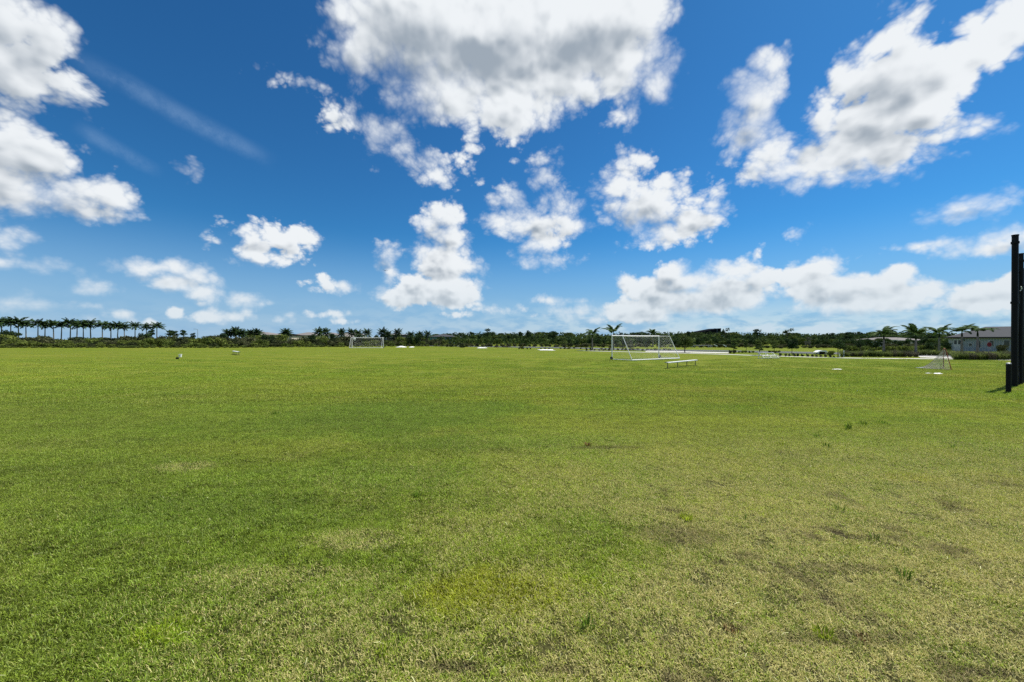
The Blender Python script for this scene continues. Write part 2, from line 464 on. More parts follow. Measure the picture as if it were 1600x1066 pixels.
for k_ in range(NS): ff.append((0, 1 + k_, 1 + (k_ + 1) % NS))
for i in range(len(rings) - 2):
    a0, a1 = 1 + i * NS, 1 + (i + 1) * NS
    for k_ in range(NS): ff.append((a0 + k_, a1 + k_, a1 + (k_ + 1) % NS, a0 + (k_ + 1) % NS))
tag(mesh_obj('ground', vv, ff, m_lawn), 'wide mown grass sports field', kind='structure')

# ---------------------------------------------------------------- grass blades: patches of real blades, set out by geometry nodes
m_blade, B, mo = new_mat('grass_blade')
Pos, green, dry, bare = lawn_nodes(B)
rn = B.node('ShaderNodeAttribute', attribute_name='rnd').outputs['Fac']
hh = B.node('ShaderNodeAttribute', attribute_name='up').outputs['Fac']
oi = B.node('ShaderNodeNewGeometry')
isdry = B.ss(B.m('SUBTRACT', dry, rn), -0.08, 0.08)
var = B.m('FRACT', B.m('MULTIPLY', rn, 17.31))
gcol = B.v('SCALE', green, scale=B.m('MULTIPLY_ADD', var, 1.9, 0.75))
gcol = B.mix(B.m('MULTIPLY', B.ss(var, 0.8, 1.0), 0.55), gcol, (0.42, 0.50, 0.20, 1))
scol = B.mix(var, (0.40, 0.36, 0.10, 1), (0.80, 0.72, 0.32, 1))
bc = B.mix(isdry, gcol, scol)
bc = B.mix(B.m('MULTIPLY', bare, 0.62), bc, (0.13, 0.085, 0.06, 1))
pr = principled(B, bc, 0.6, 0.12)
tl = B.node('ShaderNodeBsdfTranslucent'); B.L.new(bc, tl.inputs[0])
mx = B.node('ShaderNodeMixShader'); mx.inputs[0].default_value = 0.30
B.L.new(pr, mx.inputs[1]); B.L.new(tl.outputs[0], mx.inputs[2]); B.L.new(mx.outputs[0], mo.inputs[0])
rng = np.random.default_rng(7)


def blade_patch(name, n, size, hmin, hmax, w, lean=0.9):
    """n bent blades, 3 triangles each, on a square of the given size"""
    base = np.stack([rng.uniform(-size / 2, size / 2, n), rng.uniform(-size / 2, size / 2, n), np.zeros(n)], -1)
    # blades gather in tufts
    cen = rng.uniform(-size / 2, size / 2, (max(6, n // 26), 2)); pick = rng.integers(0, len(cen), n)
    use = rng.random(n) < 0.55
    base[use, :2] = cen[pick[use]] + rng.normal(0, 0.016, (use.sum(), 2))
    th = rng.uniform(0, 2 * np.pi, n)
    L = rng.uniform(hmin, hmax, n) * np.where(rng.random(n) < 0.06, 1.8, 1.0)
    ln = rng.uniform(0.25, 1.35, n) * lean
    d = np.stack([np.cos(th), np.sin(th)], -1)
    s = np.stack([-np.sin(th), np.cos(th)], -1) * (w * rng.uniform(0.6, 1.3, n))[:, None] / 2
    def pt(t, bend):
        a = ln * bend
        out = base.copy(); out[:, :2] += d * (L * t * np.sin(a))[:, None]; out[:, 2] += L * t * np.cos(a)
        return out
    p1, p2 = pt(0.5, 0.65), pt(1.0, 1.0)
    p2[:, 2] = np.maximum(p2[:, 2], 0.004)
    z = np.zeros((n, 1))
    s3 = np.concatenate([s, z], 1)
    V = np.stack([base - s3, base + s3, p1 - s3 * 0.9, p1 + s3 * 0.9, p2], 1).reshape(-1, 3)
    i0 = (np.arange(n) * 5)[:, None]
    T = np.concatenate([i0 + [0, 1, 3], i0 + [0, 3, 2], i0 + [2, 3, 4]], 1).reshape(-1, 3)
    me = np_mesh(name, V, T, m_blade)
    r_ = np.repeat(rng.random(n), 5).astype(np.float32)
    a = me.attributes.new('rnd', 'FLOAT', 'POINT'); a.data.foreach_set('value', r_)
    a = me.attributes.new('up', 'FLOAT', 'POINT'); a.data.foreach_set('value', np.tile([0, 0, 0.5, 0.5, 1.0], n).astype(np.float32))
    return me


lib = bpy.data.collections.new('grass_patches')            # source patches, placed only through the geometry nodes below
for i in range(6):
    o = bpy.data.objects.new('grass_patch', blade_patch('grass_patch', 3600, 0.62, 0.012, 0.036, 0.0040, 1.15))
    lib.objects.link(o)
lib2 = bpy.data.collections.new('grass_patches_coarse')
for i in range(4):
    o = bpy.data.objects.new('grass_patch', blade_patch('grass_patch', 2600, 1.30, 0.018, 0.046, 0.008))
    lib2.objects.link(o)


def scatter(name, pts, rot, scl, pick, coll, label):
    me = bpy.data.meshes.new(name)
    me.vertices.add(len(pts)); me.vertices.foreach_set('co', np.asarray(pts, dtype=np.float32).ravel())
    for nm, ty, arr in (('turn', 'FLOAT', rot), ('size', 'FLOAT', scl), ('pick', 'INT', pick)):
        a = me.attributes.new(nm, ty, 'POINT'); a.data.foreach_set('value', np.asarray(arr, dtype=np.int32 if ty == 'INT' else np.float32))
    o = link(bpy.data.objects.new(name, me))
    g = bpy.data.node_groups.new('set_out_' + name, 'GeometryNodeTree')
    g.interface.new_socket('Geometry', in_out='INPUT', socket_type='NodeSocketGeometry')
    g.interface.new_socket('Geometry', in_out='OUTPUT', socket_type='NodeSocketGeometry')
    N = g.nodes.new
    i_, o_ = N('NodeGroupInput'), N('NodeGroupOutput')
    iop = N('GeometryNodeInstanceOnPoints'); ci = N('GeometryNodeCollectionInfo')
    ci.inputs['Collection'].default_value = coll; ci.inputs['Separate Children'].default_value = True
    ci.inputs['Reset Children'].default_value = True
    def na(nm, ty):
        q = N('GeometryNodeInputNamedAttribute'); q.data_type = ty; q.inputs[0].default_value = nm
        return q.outputs['Attribute']
    cmb = N('ShaderNodeCombineXYZ')
    L = g.links.new
    L(na('turn', 'FLOAT'), cmb.inputs[2])
    L(i_.outputs[0], iop.inputs['Points']); L(ci.outputs[0], iop.inputs['Instance'])
    iop.inputs['Pick Instance'].default_value = True
    L(na('pick', 'INT'), iop.inputs['Instance Index']); L(cmb.outputs[0], iop.inputs['Rotation']); L(na('size', 'FLOAT'), iop.inputs['Scale'])
    L(iop.outputs[0], o_.inputs[0])
    md = o.modifiers.new('set out', 'NODES'); md.node_group = g
    return tag(o, label, kind='stuff')


def wedge(y0, y1, step, half=1.42, margin=2.0, keep=None):
    out = []
    y = y0
    while y < y1:
        xm = half * y + margin; x = -xm
        while x < xm:
            q = (x + rng.uniform(-0.3, 0.3) * step, y + rng.uniform(-0.3, 0.3) * step, 0.001)
            if keep is None or rng.random() < keep(q[1]): out.append(q)
            x += step
        y += step
    return out


pn = wedge(0.9, 13.0, 0.40)
scatter('lawn_grass', pn, rng.uniform(0, 6.28, len(pn)), rng.uniform(0.85, 1.15, len(pn)), rng.integers(0, 6, len(pn)), lib, 'short mown lawn grass with dry straw blades in the foreground')
pn = wedge(12.6, 46.0, 0.86, keep=lambda y: min(1.0, max(0.0, (46.0 - y) / 32.0)))
pn = [p_ for p_ in pn]
scatter('field_grass', pn, rng.uniform(0, 6.28, len(pn)), rng.uniform(0.8, 1.2, len(pn)), rng.integers(0, 4, len(pn)), lib2, 'short mown grass further out on the field')

# ---------------------------------------------------------------- paths and road
m_path, B, mo = new_mat('pale_concrete')
g_ = B.node('ShaderNodeNewGeometry'); n_ = B.noise(g_.outputs['Position'], 1.2, 6.0, 0.65)
B.L.new(principled(B, B.mix(n_, (0.42, 0.40, 0.36, 1), (0.62, 0.60, 0.55, 1)), 0.85, 0.2), mo.inputs[0])
m_road, B, mo = new_mat('worn_asphalt')
g_ = B.node('ShaderNodeNewGeometry'); n_ = B.noise(g_.outputs['Position'], 0.9, 7.0, 0.7)
B.L.new(principled(B, B.mix(n_, (0.12, 0.12, 0.125, 1), (0.22, 0.215, 0.21, 1)), 0.9, 0.2), mo.inputs[0])


def strip(name, pts, w, z, mat, label, th=0.0, side=0.0):
    pts = [Vector((p[0], p[1], 0)) for p in pts]
    # resample smoothly
    P2 = []
    for i in range(len(pts) - 1):
        p0, p1, p2, p3 = pts[max(i - 1, 0)], pts[i], pts[i + 1], pts[min(i + 2, len(pts) - 1)]
        for k in range(6):
            t = k / 6
            P2.append(0.5 * ((2 * p1) + (-p0 + p2) * t + (2 * p0 - 5 * p1 + 4 * p2 - p3) * t * t + (-p0 + 3 * p1 - 3 * p2 + p3) * t ** 3))
    P2.append(pts[-1])
    V, Fs = [], []
    for i, p in enumerate(P2):
        d = (P2[min(i + 1, len(P2) - 1)] - P2[max(i - 1, 0)]).normalized(); n = Vector((-d.y, d.x, 0))
        for s in (-1, 1):
            q = p + n * (s * w / 2 + side)
            V.append((q.x, q.y, z)); V.append((q.x, q.y, z - 0.15))
    for i in range(len(P2) - 1):
        a, c = i * 4, (i + 1) * 4
        Fs += [(a, c, c + 2, a + 2), (a + 1, c + 1, c, a), (a + 2, c + 2, c + 3, a + 3)]
    return tag(mesh_obj(name, V, Fs, mat), label, kind='structure')


walk = [gp(905, 548.0), gp(955, 549.4), gp(1050, 551.7), gp(1100, 553.0), gp(1180, 555.6), gp(1320, 559.6), gp(1490, 561.3), gp(1620, 563.8)]
strip('pavement', walk, 1.5, 0.02, m_path, 'pale concrete pavement along the edge of the field')
road_c = [gp(560, 539.6), gp(700, 541.2), gp(890, 544.2), gp(1000, 547.2), gp(1140, 549.4), gp(1300, 552.8), gp(1400, 555.0), gp(1500, 557.0), gp(1640, 559.5)]
strip('road', road_c, 5.6, 0.008, m_road, 'grey road curving behind the pavement')
strip('kerb', road_c, 0.32, 0.12, m_path, 'pale far kerb of the road', side=2.95)
strip('kerb', road_c, 0.32, 0.12, m_path, 'pale near kerb of the road', side=-2.95)
gutter = [gp(1010, 547.0), gp(1060, 548.2), gp(1140, 549.6)]
drive = [gp(1455, 557.3), gp(1440, 559.8)]
V4 = [gp(1438, 558.8), gp(1492, 560.6), gp(1486, 557.0), gp(1434, 556.2)]
tag(mesh_obj('driveway', [(v.x, v.y, 0.024) for v in V4], [(0, 1, 2, 3)], m_path), 'pale concrete apron joining the pavement to the road', kind='structure')
V4 = [gp(1008, 549.6), gp(1140, 552.4), gp(1138, 550.9), gp(1010, 547.8)]
tag(mesh_obj('path', [(v.x, v.y, 0.012) for v in V4], [(0, 1, 2, 3)], m_path), 'sunlit pale strip of concrete between pavement and road', kind='structure')

# ---------------------------------------------------------------- materials for built things
def flat_mat(name, col, rough=0.6, spec=0.3, metal=0.0, var=0.18, scale=6.0):
    m, B, mo = new_mat(name)
    tcn = B.node('ShaderNodeTexCoord')
    n = B.noise(tcn.outputs['Object'], scale, 5.0, 0.6)
    k = B.m('MULTIPLY_ADD', n, 2 * var, 1 - var)
    B.L.new(principled(B, B.v('SCALE', tuple(col[:3]), scale=k), rough, spec, metal), mo.inputs[0])
    return m


def leaf_mat(name, col, col2, trans=0.22):
    m, B, mo = new_mat(name)
    oi = B.node('ShaderNodeObjectInfo'); g_ = B.node('ShaderNodeNewGeometry')
    r = B.node('ShaderNodeAttribute', attribute_name='rnd').outputs['Fac']
    c = B.mix(B.m('MULTIPLY_ADD', oi.outputs['Random'], 0.55, B.m('MULTIPLY', r, 0.45)), tuple(col) + (1,), tuple(col2) + (1,))
    c = B.v('SCALE', c, scale=B.m('MULTIPLY_ADD', r, 1.2, 0.4))
    pr = principled(B, c, 0.75, 0.08)
    tl = B.node('ShaderNodeBsdfTranslucent'); B.L.new(c, tl.inputs[0])
    mx = B.node('ShaderNodeMixShader'); mx.inputs[0].default_value = trans
    B.L.new(pr, mx.inputs[1]); B.L.new(tl.outputs[0], mx.inputs[2]); B.L.new(mx.outputs[0], mo.inputs[0])
    return m


M = dict(
    white=flat_mat('white_painted_metal', (0.80, 0.80, 0.78), 0.4, 0.5, 0, 0.06),
    alu=flat_mat('brushed_aluminium', (0.80, 0.81, 0.81), 0.5, 0.5, 0.1, 0.08, 20),
    net=flat_mat('white_net_cord', (0.70, 0.70, 0.68), 0.8, 0.2),
    netb=flat_mat('weathered_beige_net', (0.62, 0.59, 0.48), 0.9, 0.1),
    tyre=flat_mat('black_rubber', (0.02, 0.02, 0.02), 0.8),
    black=flat_mat('black_powder_coat', (0.006, 0.006, 0.008), 0.5, 0.15),
    blackmesh=flat_mat('black_windscreen_fabric', (0.004, 0.004, 0.005), 0.95, 0.05),
    rust=flat_mat('rusty_orange_pipe', (0.26, 0.07, 0.03), 0.7),
    palebark=flat_mat('pale_palm_bark', (0.20, 0.18, 0.155), 0.9, 0.1),
    bark=flat_mat('brown_bark', (0.11, 0.085, 0.065), 0.95, 0.1),
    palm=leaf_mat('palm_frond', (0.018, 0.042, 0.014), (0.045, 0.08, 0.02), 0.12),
    palmR=leaf_mat('young_palm_frond', (0.025, 0.06, 0.016), (0.07, 0.115, 0.025), 0.2),  # brighter green of the young roadside palms
    dark=leaf_mat('dark_evergreen_leaf', (0.018, 0.042, 0.016), (0.060, 0.095, 0.032), 0.18),
    oak=leaf_mat('oak_leaf', (0.035, 0.070, 0.020), (0.12, 0.15, 0.036), 0.22),
    olive=leaf_mat('olive_scrub_leaf', (0.06, 0.095, 0.020), (0.17, 0.20, 0.045), 0.3),
    scrub=leaf_mat('dark_scrub_leaf', (0.022, 0.042, 0.014), (0.10, 0.10, 0.045)),
    purple=leaf_mat('purplish_grass_leaf', (0.06, 0.07, 0.045), (0.15, 0.13, 0.09)),
    reed=leaf_mat('fountain_grass_leaf', (0.06, 0.10, 0.025), (0.17, 0.20, 0.06), 0.35),
    grey=leaf_mat('grey_bare_twig', (0.10, 0.10, 0.085), (0.16, 0.15, 0.13), 0.1),
    weed=leaf_mat('weed_leaf', (0.06, 0.13, 0.012), (0.12, 0.20, 0.02), 0.35),
    weedY=leaf_mat('yellow_green_weed_leaf', (0.20, 0.28, 0.02), (0.32, 0.38, 0.03), 0.4),
    weedB=leaf_mat('brown_weed_leaf', (0.14, 0.06, 0.03), (0.22, 0.12, 0.05), 0.2),
    wallw=flat_mat('white_render', (0.50, 0.50, 0.48), 0.8, 0.2, 0, 0.06, 1),
    wallc=flat_mat('cream_render', (0.45, 0.40, 0.33), 0.8, 0.2, 0, 0.06, 1),
    wallg=flat_mat('pale_blue_grey_siding', (0.26, 0.295, 0.315), 0.8, 0.2, 0, 0.06, 1),
    wallt=flat_mat('teal_siding', (0.12, 0.25, 0.27), 0.8, 0.2, 0, 0.08, 1),
    walln=flat_mat('dark_blue_siding', (0.008, 0.020, 0.035), 0.8, 0.2, 0, 0.1, 1),
    roofd=flat_mat('dark_shingle', (0.010, 0.011, 0.014), 1.0, 0.0, 0, 0.2, 3),
    roofg=flat_mat('grey_shingle', (0.055, 0.057, 0.062), 0.9, 0.15, 0, 0.2, 3),
    roofb=flat_mat('beige_tile', (0.20, 0.182, 0.172), 0.9, 0.15, 0, 0.15, 3),
    glass=flat_mat('dark_window_glass', (0.03, 0.04, 0.05), 0.08, 0.7, 0, 0.1, 1),
    red=flat_mat('red_sign_face', (0.16, 0.008, 0.012), 0.6, 0.2),
    signgrey=flat_mat('galvanised_steel', (0.30, 0.31, 0.32), 0.5, 0.5, 0.5),
    legs=flat_mat('dull_dark_steel', (0.10, 0.10, 0.10), 0.6, 0.3, 0.3),
    bucket=flat_mat('white_plastic', (0.82, 0.82, 0.80), 0.5, 0.4, 0, 0.05),
    trim=flat_mat('dark_fascia', (0.03, 0.03, 0.03), 0.7, 0.2),
)


class MB:
    """collects boxes, tubes and leaf faces into one mesh"""
    def __init__(s): s.v, s.f = [], []
    def add(s, vs_, fs_):
        o = len(s.v); s.v += [tuple(q) for q in vs_]; s.f += [tuple(i + o for i in f_) for f_ in fs_]
    def box(s, c, d, rz=0.0):
        x, y, z = d[0] / 2, d[1] / 2, d[2] / 2; cs, sn = math.cos(rz), math.sin(rz)
        P_ = [(a, b_, c_) for c_ in (-z, z) for b_ in (-y, y) for a in (-x, x)]
        s.add([(c[0] + a * cs - b_ * sn, c[1] + a * sn + b_ * cs, c[2] + c_) for a, b_, c_ in P_],
              [(0, 2, 3, 1), (4, 5, 7, 6), (0, 1, 5, 4), (2, 6, 7, 3), (0, 4, 6, 2), (1, 3, 7, 5)])
    def tube(s, pts, rad, n=8, cap=True):
        pts = [Vector(p) for p in pts]
        rads = rad if isinstance(rad, (list, tuple)) else [rad] * len(pts)
        rows = []
        for i, p in enumerate(pts):
            t = (pts[min(i + 1, len(pts) - 1)] - pts[max(i - 1, 0)]).normalized()
            u = t.cross(Vector((0, 0, 1)) if abs(t.z) < 0.9 else Vector((1, 0, 0))).normalized(); w = t.cross(u)
            rows.append([p + (u * math.cos(2 * math.pi * k / n) + w * math.sin(2 * math.pi * k / n)) * rads[i] for k in range(n)])
        vs_ = [q for r in rows for q in r]; fs_ = []
        for i in range(len(rows) - 1):
            for k in range(n):
                a, b_ = i * n + k, i * n + (k + 1) % n
                fs_.append((a, b_, b_ + n, a + n))
        if cap: fs_ += [tuple(range(n))[::-1], tuple((len(rows) - 1) * n + k for k in range(n))]
        s.add(vs_, fs_)
    def build(s, name, mat, parent=None, loc=None, smooth=False, rnd=0):
        o = mesh_obj(name, s.v, s.f, mat, parent, loc, smooth)
        return o


def empty(name, loc, rz=0.0, label=None, category=None, group=None):
    o = bpy.data.objects.new(name, None); o.location = loc; o.rotation_euler = (0, 0, rz); o.empty_display_size = 0.3
    return tag(link(o), label, category, group)


def copy_tree(o, loc=None, rz=None, scale=None, label=None, category=None, group=None, parent=None):
    c = o.copy(); sc.collection.objects.link(c)
    if parent is not None: c.parent = parent
    if loc is not None: c.location = loc
    if rz is not None: c.rotation_euler = (0, 0, rz)
    if scale is not None: c.scale = scale if isinstance(scale, (tuple, list)) else (scale,) * 3
    if label: c['label'] = label
    if category: c['category'] = category
    if group: c['group'] = group
    elif group is None and 'group' in c and parent is None: pass
    for ch in KIDS.get(o.name, []): copy_tree(ch, parent=c)
    if o.name in KIDS: KIDS[c.name] = [q for q in sc.collection.objects if False]
    return c


KIDS = {}
def reg(root, *parts): KIDS[root.name] = list(parts)


# ---------------------------------------------------------------- soccer goals
def net_grid(mb, A, Bq, Cq, Dq, nu, nv, w, sag=0.0):
    """strands over the quad A-B-C-D (A,B top; D,C bottom)"""
    def P_(u, v):
        p = (A * (1 - u) + Bq * u) * (1 - v) + (Dq * (1 - u) + Cq * u) * v
        p = p.copy(); p += nrm * (sag * math.sin(math.pi * u) * math.sin(math.pi * v)); return p
    nrm = (Bq - A).cross(Dq - A).normalized()
    for i in range(nu + 1):
        mb.tube([P_(i / nu, j / 6) for j in range(7)], w, 3, False)
    for j in range(nv + 1):
        mb.tube([P_(i / 8, j / nv) for i in range(9)], w, 3, False)


def soccer_goal(loc, rz, label, group, depth=2.6, top=1.4):
    """origin at the left post foot, opening plane along +X, back of the goal towards -Y"""
    t = empty('soccer_goal', loc, rz, label, 'soccer goal', group)
    W, H = 7.32, 2.44
    parts = []
    def part(nm, fn, mat):
        mb = MB(); fn(mb); parts.append(mb.build(nm, mat, t, smooth=False)); return parts[-1]
    part('post', lambda m_: m_.tube([(0, 0, 0.02), (0, 0, H)], 0.055, 10), M['white'])
    part('post', lambda m_: m_.tube([(W, 0, 0.02), (W, 0, H)], 0.055, 10), M['white'])
    part('crossbar', lambda m_: m_.tube([(-0.055, 0, H), (W + 0.055, 0, H)], 0.056, 10), M['white'])
    for x in (0, W):
        part('top_bar', lambda m_: m_.tube([(x, 0, H - 0.01), (x, -top, H - 0.03)], 0.03, 8), M['white'])
        part('brace', lambda m_: m_.tube([(x, -top, H - 0.03), (x, -depth, 0.08)], 0.032, 8), M['white'])
        part('ground_bar', lambda m_: m_.tube([(x, -0.05, 0.06), (x, -depth, 0.06)], 0.035, 8), M['white'])
    part('back_bar', lambda m_: m_.tube([(0, -depth, 0.07), (W, -depth, 0.07)], 0.055, 8), M['white'])
    for x in (-0.1, W + 0.1):
        wh = part('wheel', lambda m_: m_.tube([(x - 0.05, -0.02, 0.16), (x + 0.05, -0.02, 0.16)], 0.16, 14), M['tyre'])
        mb = MB(); mb.tube([(x - 0.055, -0.02, 0.16), (x + 0.055, -0.02, 0.16)], 0.06, 8); mb.build('hub', M['signgrey'], wh)
    mb = MB(); V_ = Vector
    a, b_, c, d = V_((0, 0, H)), V_((W, 0, H)), V_((W, -top, H - 0.03)), V_((0, -top, H - 0.03))
    e, g_ = V_((W, -depth, 0.08)), V_((0, -depth, 0.08))
    net_grid(mb, a, b_, c, d, 52, 10, 0.0020, 0.10)
    net_grid(mb, d, c, e, g_, 52, 20, 0.0020, 0.12)
    for x in (0, W):
        net_grid(mb, V_((x, 0, H)), V_((x, -top, H - 0.03)), V_((x, -depth, 0.08)), V_((x, 0, 0.05)), 12, 18, 0.0020, 0.05)
    n = mb.build('net', M['net'], t)
    return t


g1 = soccer_goal((10.2, 40.6, 0), math.radians(32.0), 'near large white soccer goal with net, behind the long aluminium bench', 'soccer goals on the field')
g2p = gp(550.2, 543.9)
g2 = soccer_goal((g2p.x, g2p.y, 0), math.radians(1.5), 'far small-looking white soccer goal at the left edge of the scrub belt', 'soccer goals on the field', 1.8, 0.8)
mb = MB()
rr = random.Random(3)
for k in range(7): mb.tube([(0.35 + k * 0.07, -0.1, 2.40), (0.55 + rr.uniform(-0.2, 0.3), -0.14, 2.15), (0.6 + rr.uniform(-0.2, 0.25), -0.12, 1.75 + rr.uniform(-0.1, 0.25))], [0.05, 0.13, 0.03], 6)
o_ = mb.build('net_bundle', M['net'], g2); o_['label'] = 'bunched white netting tied up at the left post'


# ---------------------------------------------------------------- benches
def bench(P1, P2, label, seat=0.43, legs=4):
    P1, P2 = Vector(P1), Vector(P2); L = (P2 - P1).length; rz = math.atan2(P2.y - P1.y, P2.x - P1.x)
    t = empty('bench', (P1.x, P1.y, 0), rz, label, 'bench', 'aluminium player benches')
    mb = MB()
    mb.box((L / 2, 0, seat), (L, 0.26, 0.035)); mb.box((L / 2, 0.115, seat - 0.03), (L, 0.012, 0.03)); mb.box((L / 2, -0.115, seat - 0.03), (L, 0.012, 0.03))
    mb.build('seat', M['alu'], t)
    for x in (0.0, L): 
        mb = MB(); mb.box((x + (0.008 if x else -0.008), 0, seat), (0.02, 0.28, 0.05)); mb.build('end_cap', M['signgrey'], t)
    for k in range(legs):
        x = 0.18 + (L - 0.36) * k / (legs - 1)
        mb = MB()
        mb.tube([(x, 0, seat - 0.05), (x, 0, 0.03)], 0.028, 8)
        mb.box((x, 0, 0.022), (0.06, 0.30, 0.03)); mb.box((x, 0, seat - 0.04), (0.06, 0.22, 0.025))
        mb.build('leg', M['legs'], t)
    return t


pa, pb = gp(1041.5, 576.2), gp(1088.0, 570.9)
bench(pa, pb, 'long aluminium bench with four legs in front of the near soccer goal')
bench((gx(364, 56.0), 56.0, 0), (gx(373.5, 52.0), 52.0, 0), 'small distant aluminium bench turned end on, left of the far goal')

# small two-tier bleacher near the pavement
bp_ = gp(1193.5, 561.0)
t = empty('bleacher', (bp_.x, bp_.y, 0), math.radians(3), 'low pale aluminium bleacher with two tiers beside the pavement', 'bleacher')
for nm, (y, z) in (('seat', (0.9, 0.62)), ('seat', (0.35, 0.40)), ('footboard', (0.0, 0.16))):
    mb = MB(); mb.box((0.85, y, z), (1.75, 0.24, 0.035)); mb.build(nm, M['alu'], t)
for x in (0.05, 0.85, 1.65):
    mb = MB()
    mb.tube([(x, -0.1, 0.03), (x, 1.05, 0.03)], 0.02, 6); mb.tube([(x, 0, 0.14), (x, 0.95, 0.60)], 0.02, 6)
    mb.tube([(x, 0.35, 0.03), (x, 0.35, 0.38)], 0.02, 6); mb.tube([(x, 0.9, 0.03), (x, 0.9, 0.60)], 0.02, 6)
    mb.build('side_frame', M['alu'], t)

# ---------------------------------------------------------------- lacrosse style net at the right
lb = gp(1474.5, 577.0); rbp = gp(1487.0, 578.6); tip = gp(1429.0, 575.6)
O = Vector((lb.x, lb.y, 0))
t = empty('practice_net', O, 0, 'small pointed practice net with rusty poles and pale netting trailing left', 'practice net')
top_ = Vector((gx(1474.8, lb.y + 0.2), lb.y + 0.2, hz(544.5, lb.y + 0.2))) - O
top2 = Vector((gx(1477.5, lb.y - 0.1), lb.y - 0.1, hz(545.5, lb.y - 0.1))) - O
r_ = rbp - O; tp_ = tip - O + Vector((0, 0, 0.04))
mb = MB(); mb.tube([(0, 0, 0), top_], 0.024, 8); mb.build('pole', M['rust'], t)
mb = MB(); mb.tube([r_, top2], 0.024, 8); mb.build('pole', M['rust'], t)
mb = MB(); mb.tube([top_, top2], 0.024, 8); mb.build('crossbar', M['rust'], t)
mb = MB(); mb.tube([(0, 0, 0.03), tp_ * 0.5 + Vector((0, -0.05, 0.0)), tp_], 0.018, 6); mb.tube([r_ + Vector((0, 0, .02)), (0, 0, 0.03)], 0.018, 6); mb.build('ground_frame', M['rust'], t)
mb = MB()
def drape(u, v, s_):
    """u from the mouth to the tip, v from the ground up to the ridge"""
    foot = (Vector((0, 0, 0.03)) if s_ < 0 else r_ + Vector((0, 0, 0.03)))
    gpt = foot.lerp(tp_, u)
    ridge0 = top_.lerp(tp_, u); sagz = top_.z * ((1 - u) ** 2.1) + 0.05 * (1 - u)
    ridge = Vector((ridge0.x, ridge0.y, sagz))
    p = gpt.lerp(ridge, v); p.z -= 0.10 * math.sin(math.pi * v) * (1 - u); return p
for s_ in (-1, 1):
    for i in range(31): mb.tube([drape(i / 30, j / 8, s_) for j in range(9)], 0.0062, 3, False)
    for j in range(17): mb.tube([drape(i / 12, j / 16, s_) for i in range(13)], 0.0062, 3, False)
mb.build('net', M['netb'], t)
mb = MB()
rr = random.Random(8)
pts = [drape(0.62 + 0.38 * k / 8, 0.25, -1) + Vector((0, -0.02, 0.0)) for k in range(9)]
mb.tube(pts, [0.05, 0.06, 0.07, 0.07, 0.06, 0.05, 0.04, 0.03, 0.01], 6); mb.build('net_hem', M['net'], t)


def rumpled(name, px, py, sx, sy, h, label, category, mat, seed, rz=0.0, group=None):
    """a crumpled sheet lying on the grass"""
    rr = random.Random(seed); n, m_ = 11, 7; V_, F_ = [], []
    for lay in (0, 1):
        for j in range(m_):
            for i in range(n):
                u, v = i / (n - 1) - 0.5, j / (m_ - 1) - 0.5
                e = max(0.0, 1 - (2 * max(abs(u), abs(v))) ** 3)
                z = h * e * (0.35 + 0.65 * rr.random()) + 0.02
                V_.append((u * sx * (1 + 0.15 * math.sin(7 * v + seed)), v * sy * (1 + 0.2 * math.sin(5 * u + seed)), z if lay == 0 else 0.004))
    for j in range(m_ - 1):
        for i in range(n - 1):
            a = j * n + i; F_.append((a, a + 1, a + n + 1, a + n))
            a += n * m_; F_.append((a, a + n, a + n + 1, a + 1))
    o = mesh_obj(name, V_, F_, mat, None, gp(px, py)); o.rotation_euler = (0, 0, rz)
    return tag(o, label, category, group)


rumpled('folded_sheet', 1466, 584.6, 0.42, 0.22, 0.06, 'bright white sheet lying on the grass below the practice net', 'sheet', M['bucket'], 3)
rumpled('folded_sheet', 1451, 583.8, 0.34, 0.16, 0.03, 'fainter white scrap just left of the bright white sheet by the practice net', 'sheet', M['net'], 4)
rumpled('folded_sheet', 1308, 577.6, 0.5, 0.25, 0.04, 'small white sheet alone on the open grass left of the practice net', 'sheet', M['bucket'], 5)
rumpled('tarpaulin', 627, 542.8, 2.2, 2.0, 0.34, 'crumpled white tarpaulin on the field edge right of the far goal', 'tarpaulin', M['bucket'], 6)
rumpled('tarpaulin', 643, 542.8, 1.0, 3.0, 0.18, 'small white scrap next to the crumpled tarpaulin', 'tarpaulin', M['bucket'], 7)
rumpled('tarpaulin', 753.5, 544.0, 2.2, 3.0, 0.2, 'flat white cover lying at the far field edge in front of the slim trees', 'cover', M['net'], 9)

# little white tub and black bag at the left
c = gp(281.5, 558.2)
t = empty('tub', c, 0.4, 'white tub standing on the grass at the left of the field', 'tub')
mb = MB(); mb.tube([(0, 0, 0.0), (0, 0, 0.30)], [0.13, 0.16], 12); mb.build('body', M['bucket'], t)
mb = MB(); mb.tube([(0, 0, 0.301), (0, 0, 0.335)], 0.175, 12); mb.build('lid', M['bucket'], t)
c = gp(277.0, 561.4)
t = empty('bag', c, 0.2, 'small black bag lying beside the white tub', 'bag')
mb = MB(); mb.tube([(-0.14, 0, 0.09), (-0.11, 0, 0.10), (0.11, 0, 0.10), (0.14, 0, 0.09)], [0.05, 0.09, 0.09, 0.05], 8); mb.build('body', M['black'], t)
mb = MB(); mb.tube([(-0.08, 0, 0.18), (-0.04, 0, 0.25), (0.04, 0, 0.25), (0.08, 0, 0.18)], 0.01, 5); mb.build('handle', M['black'], t)

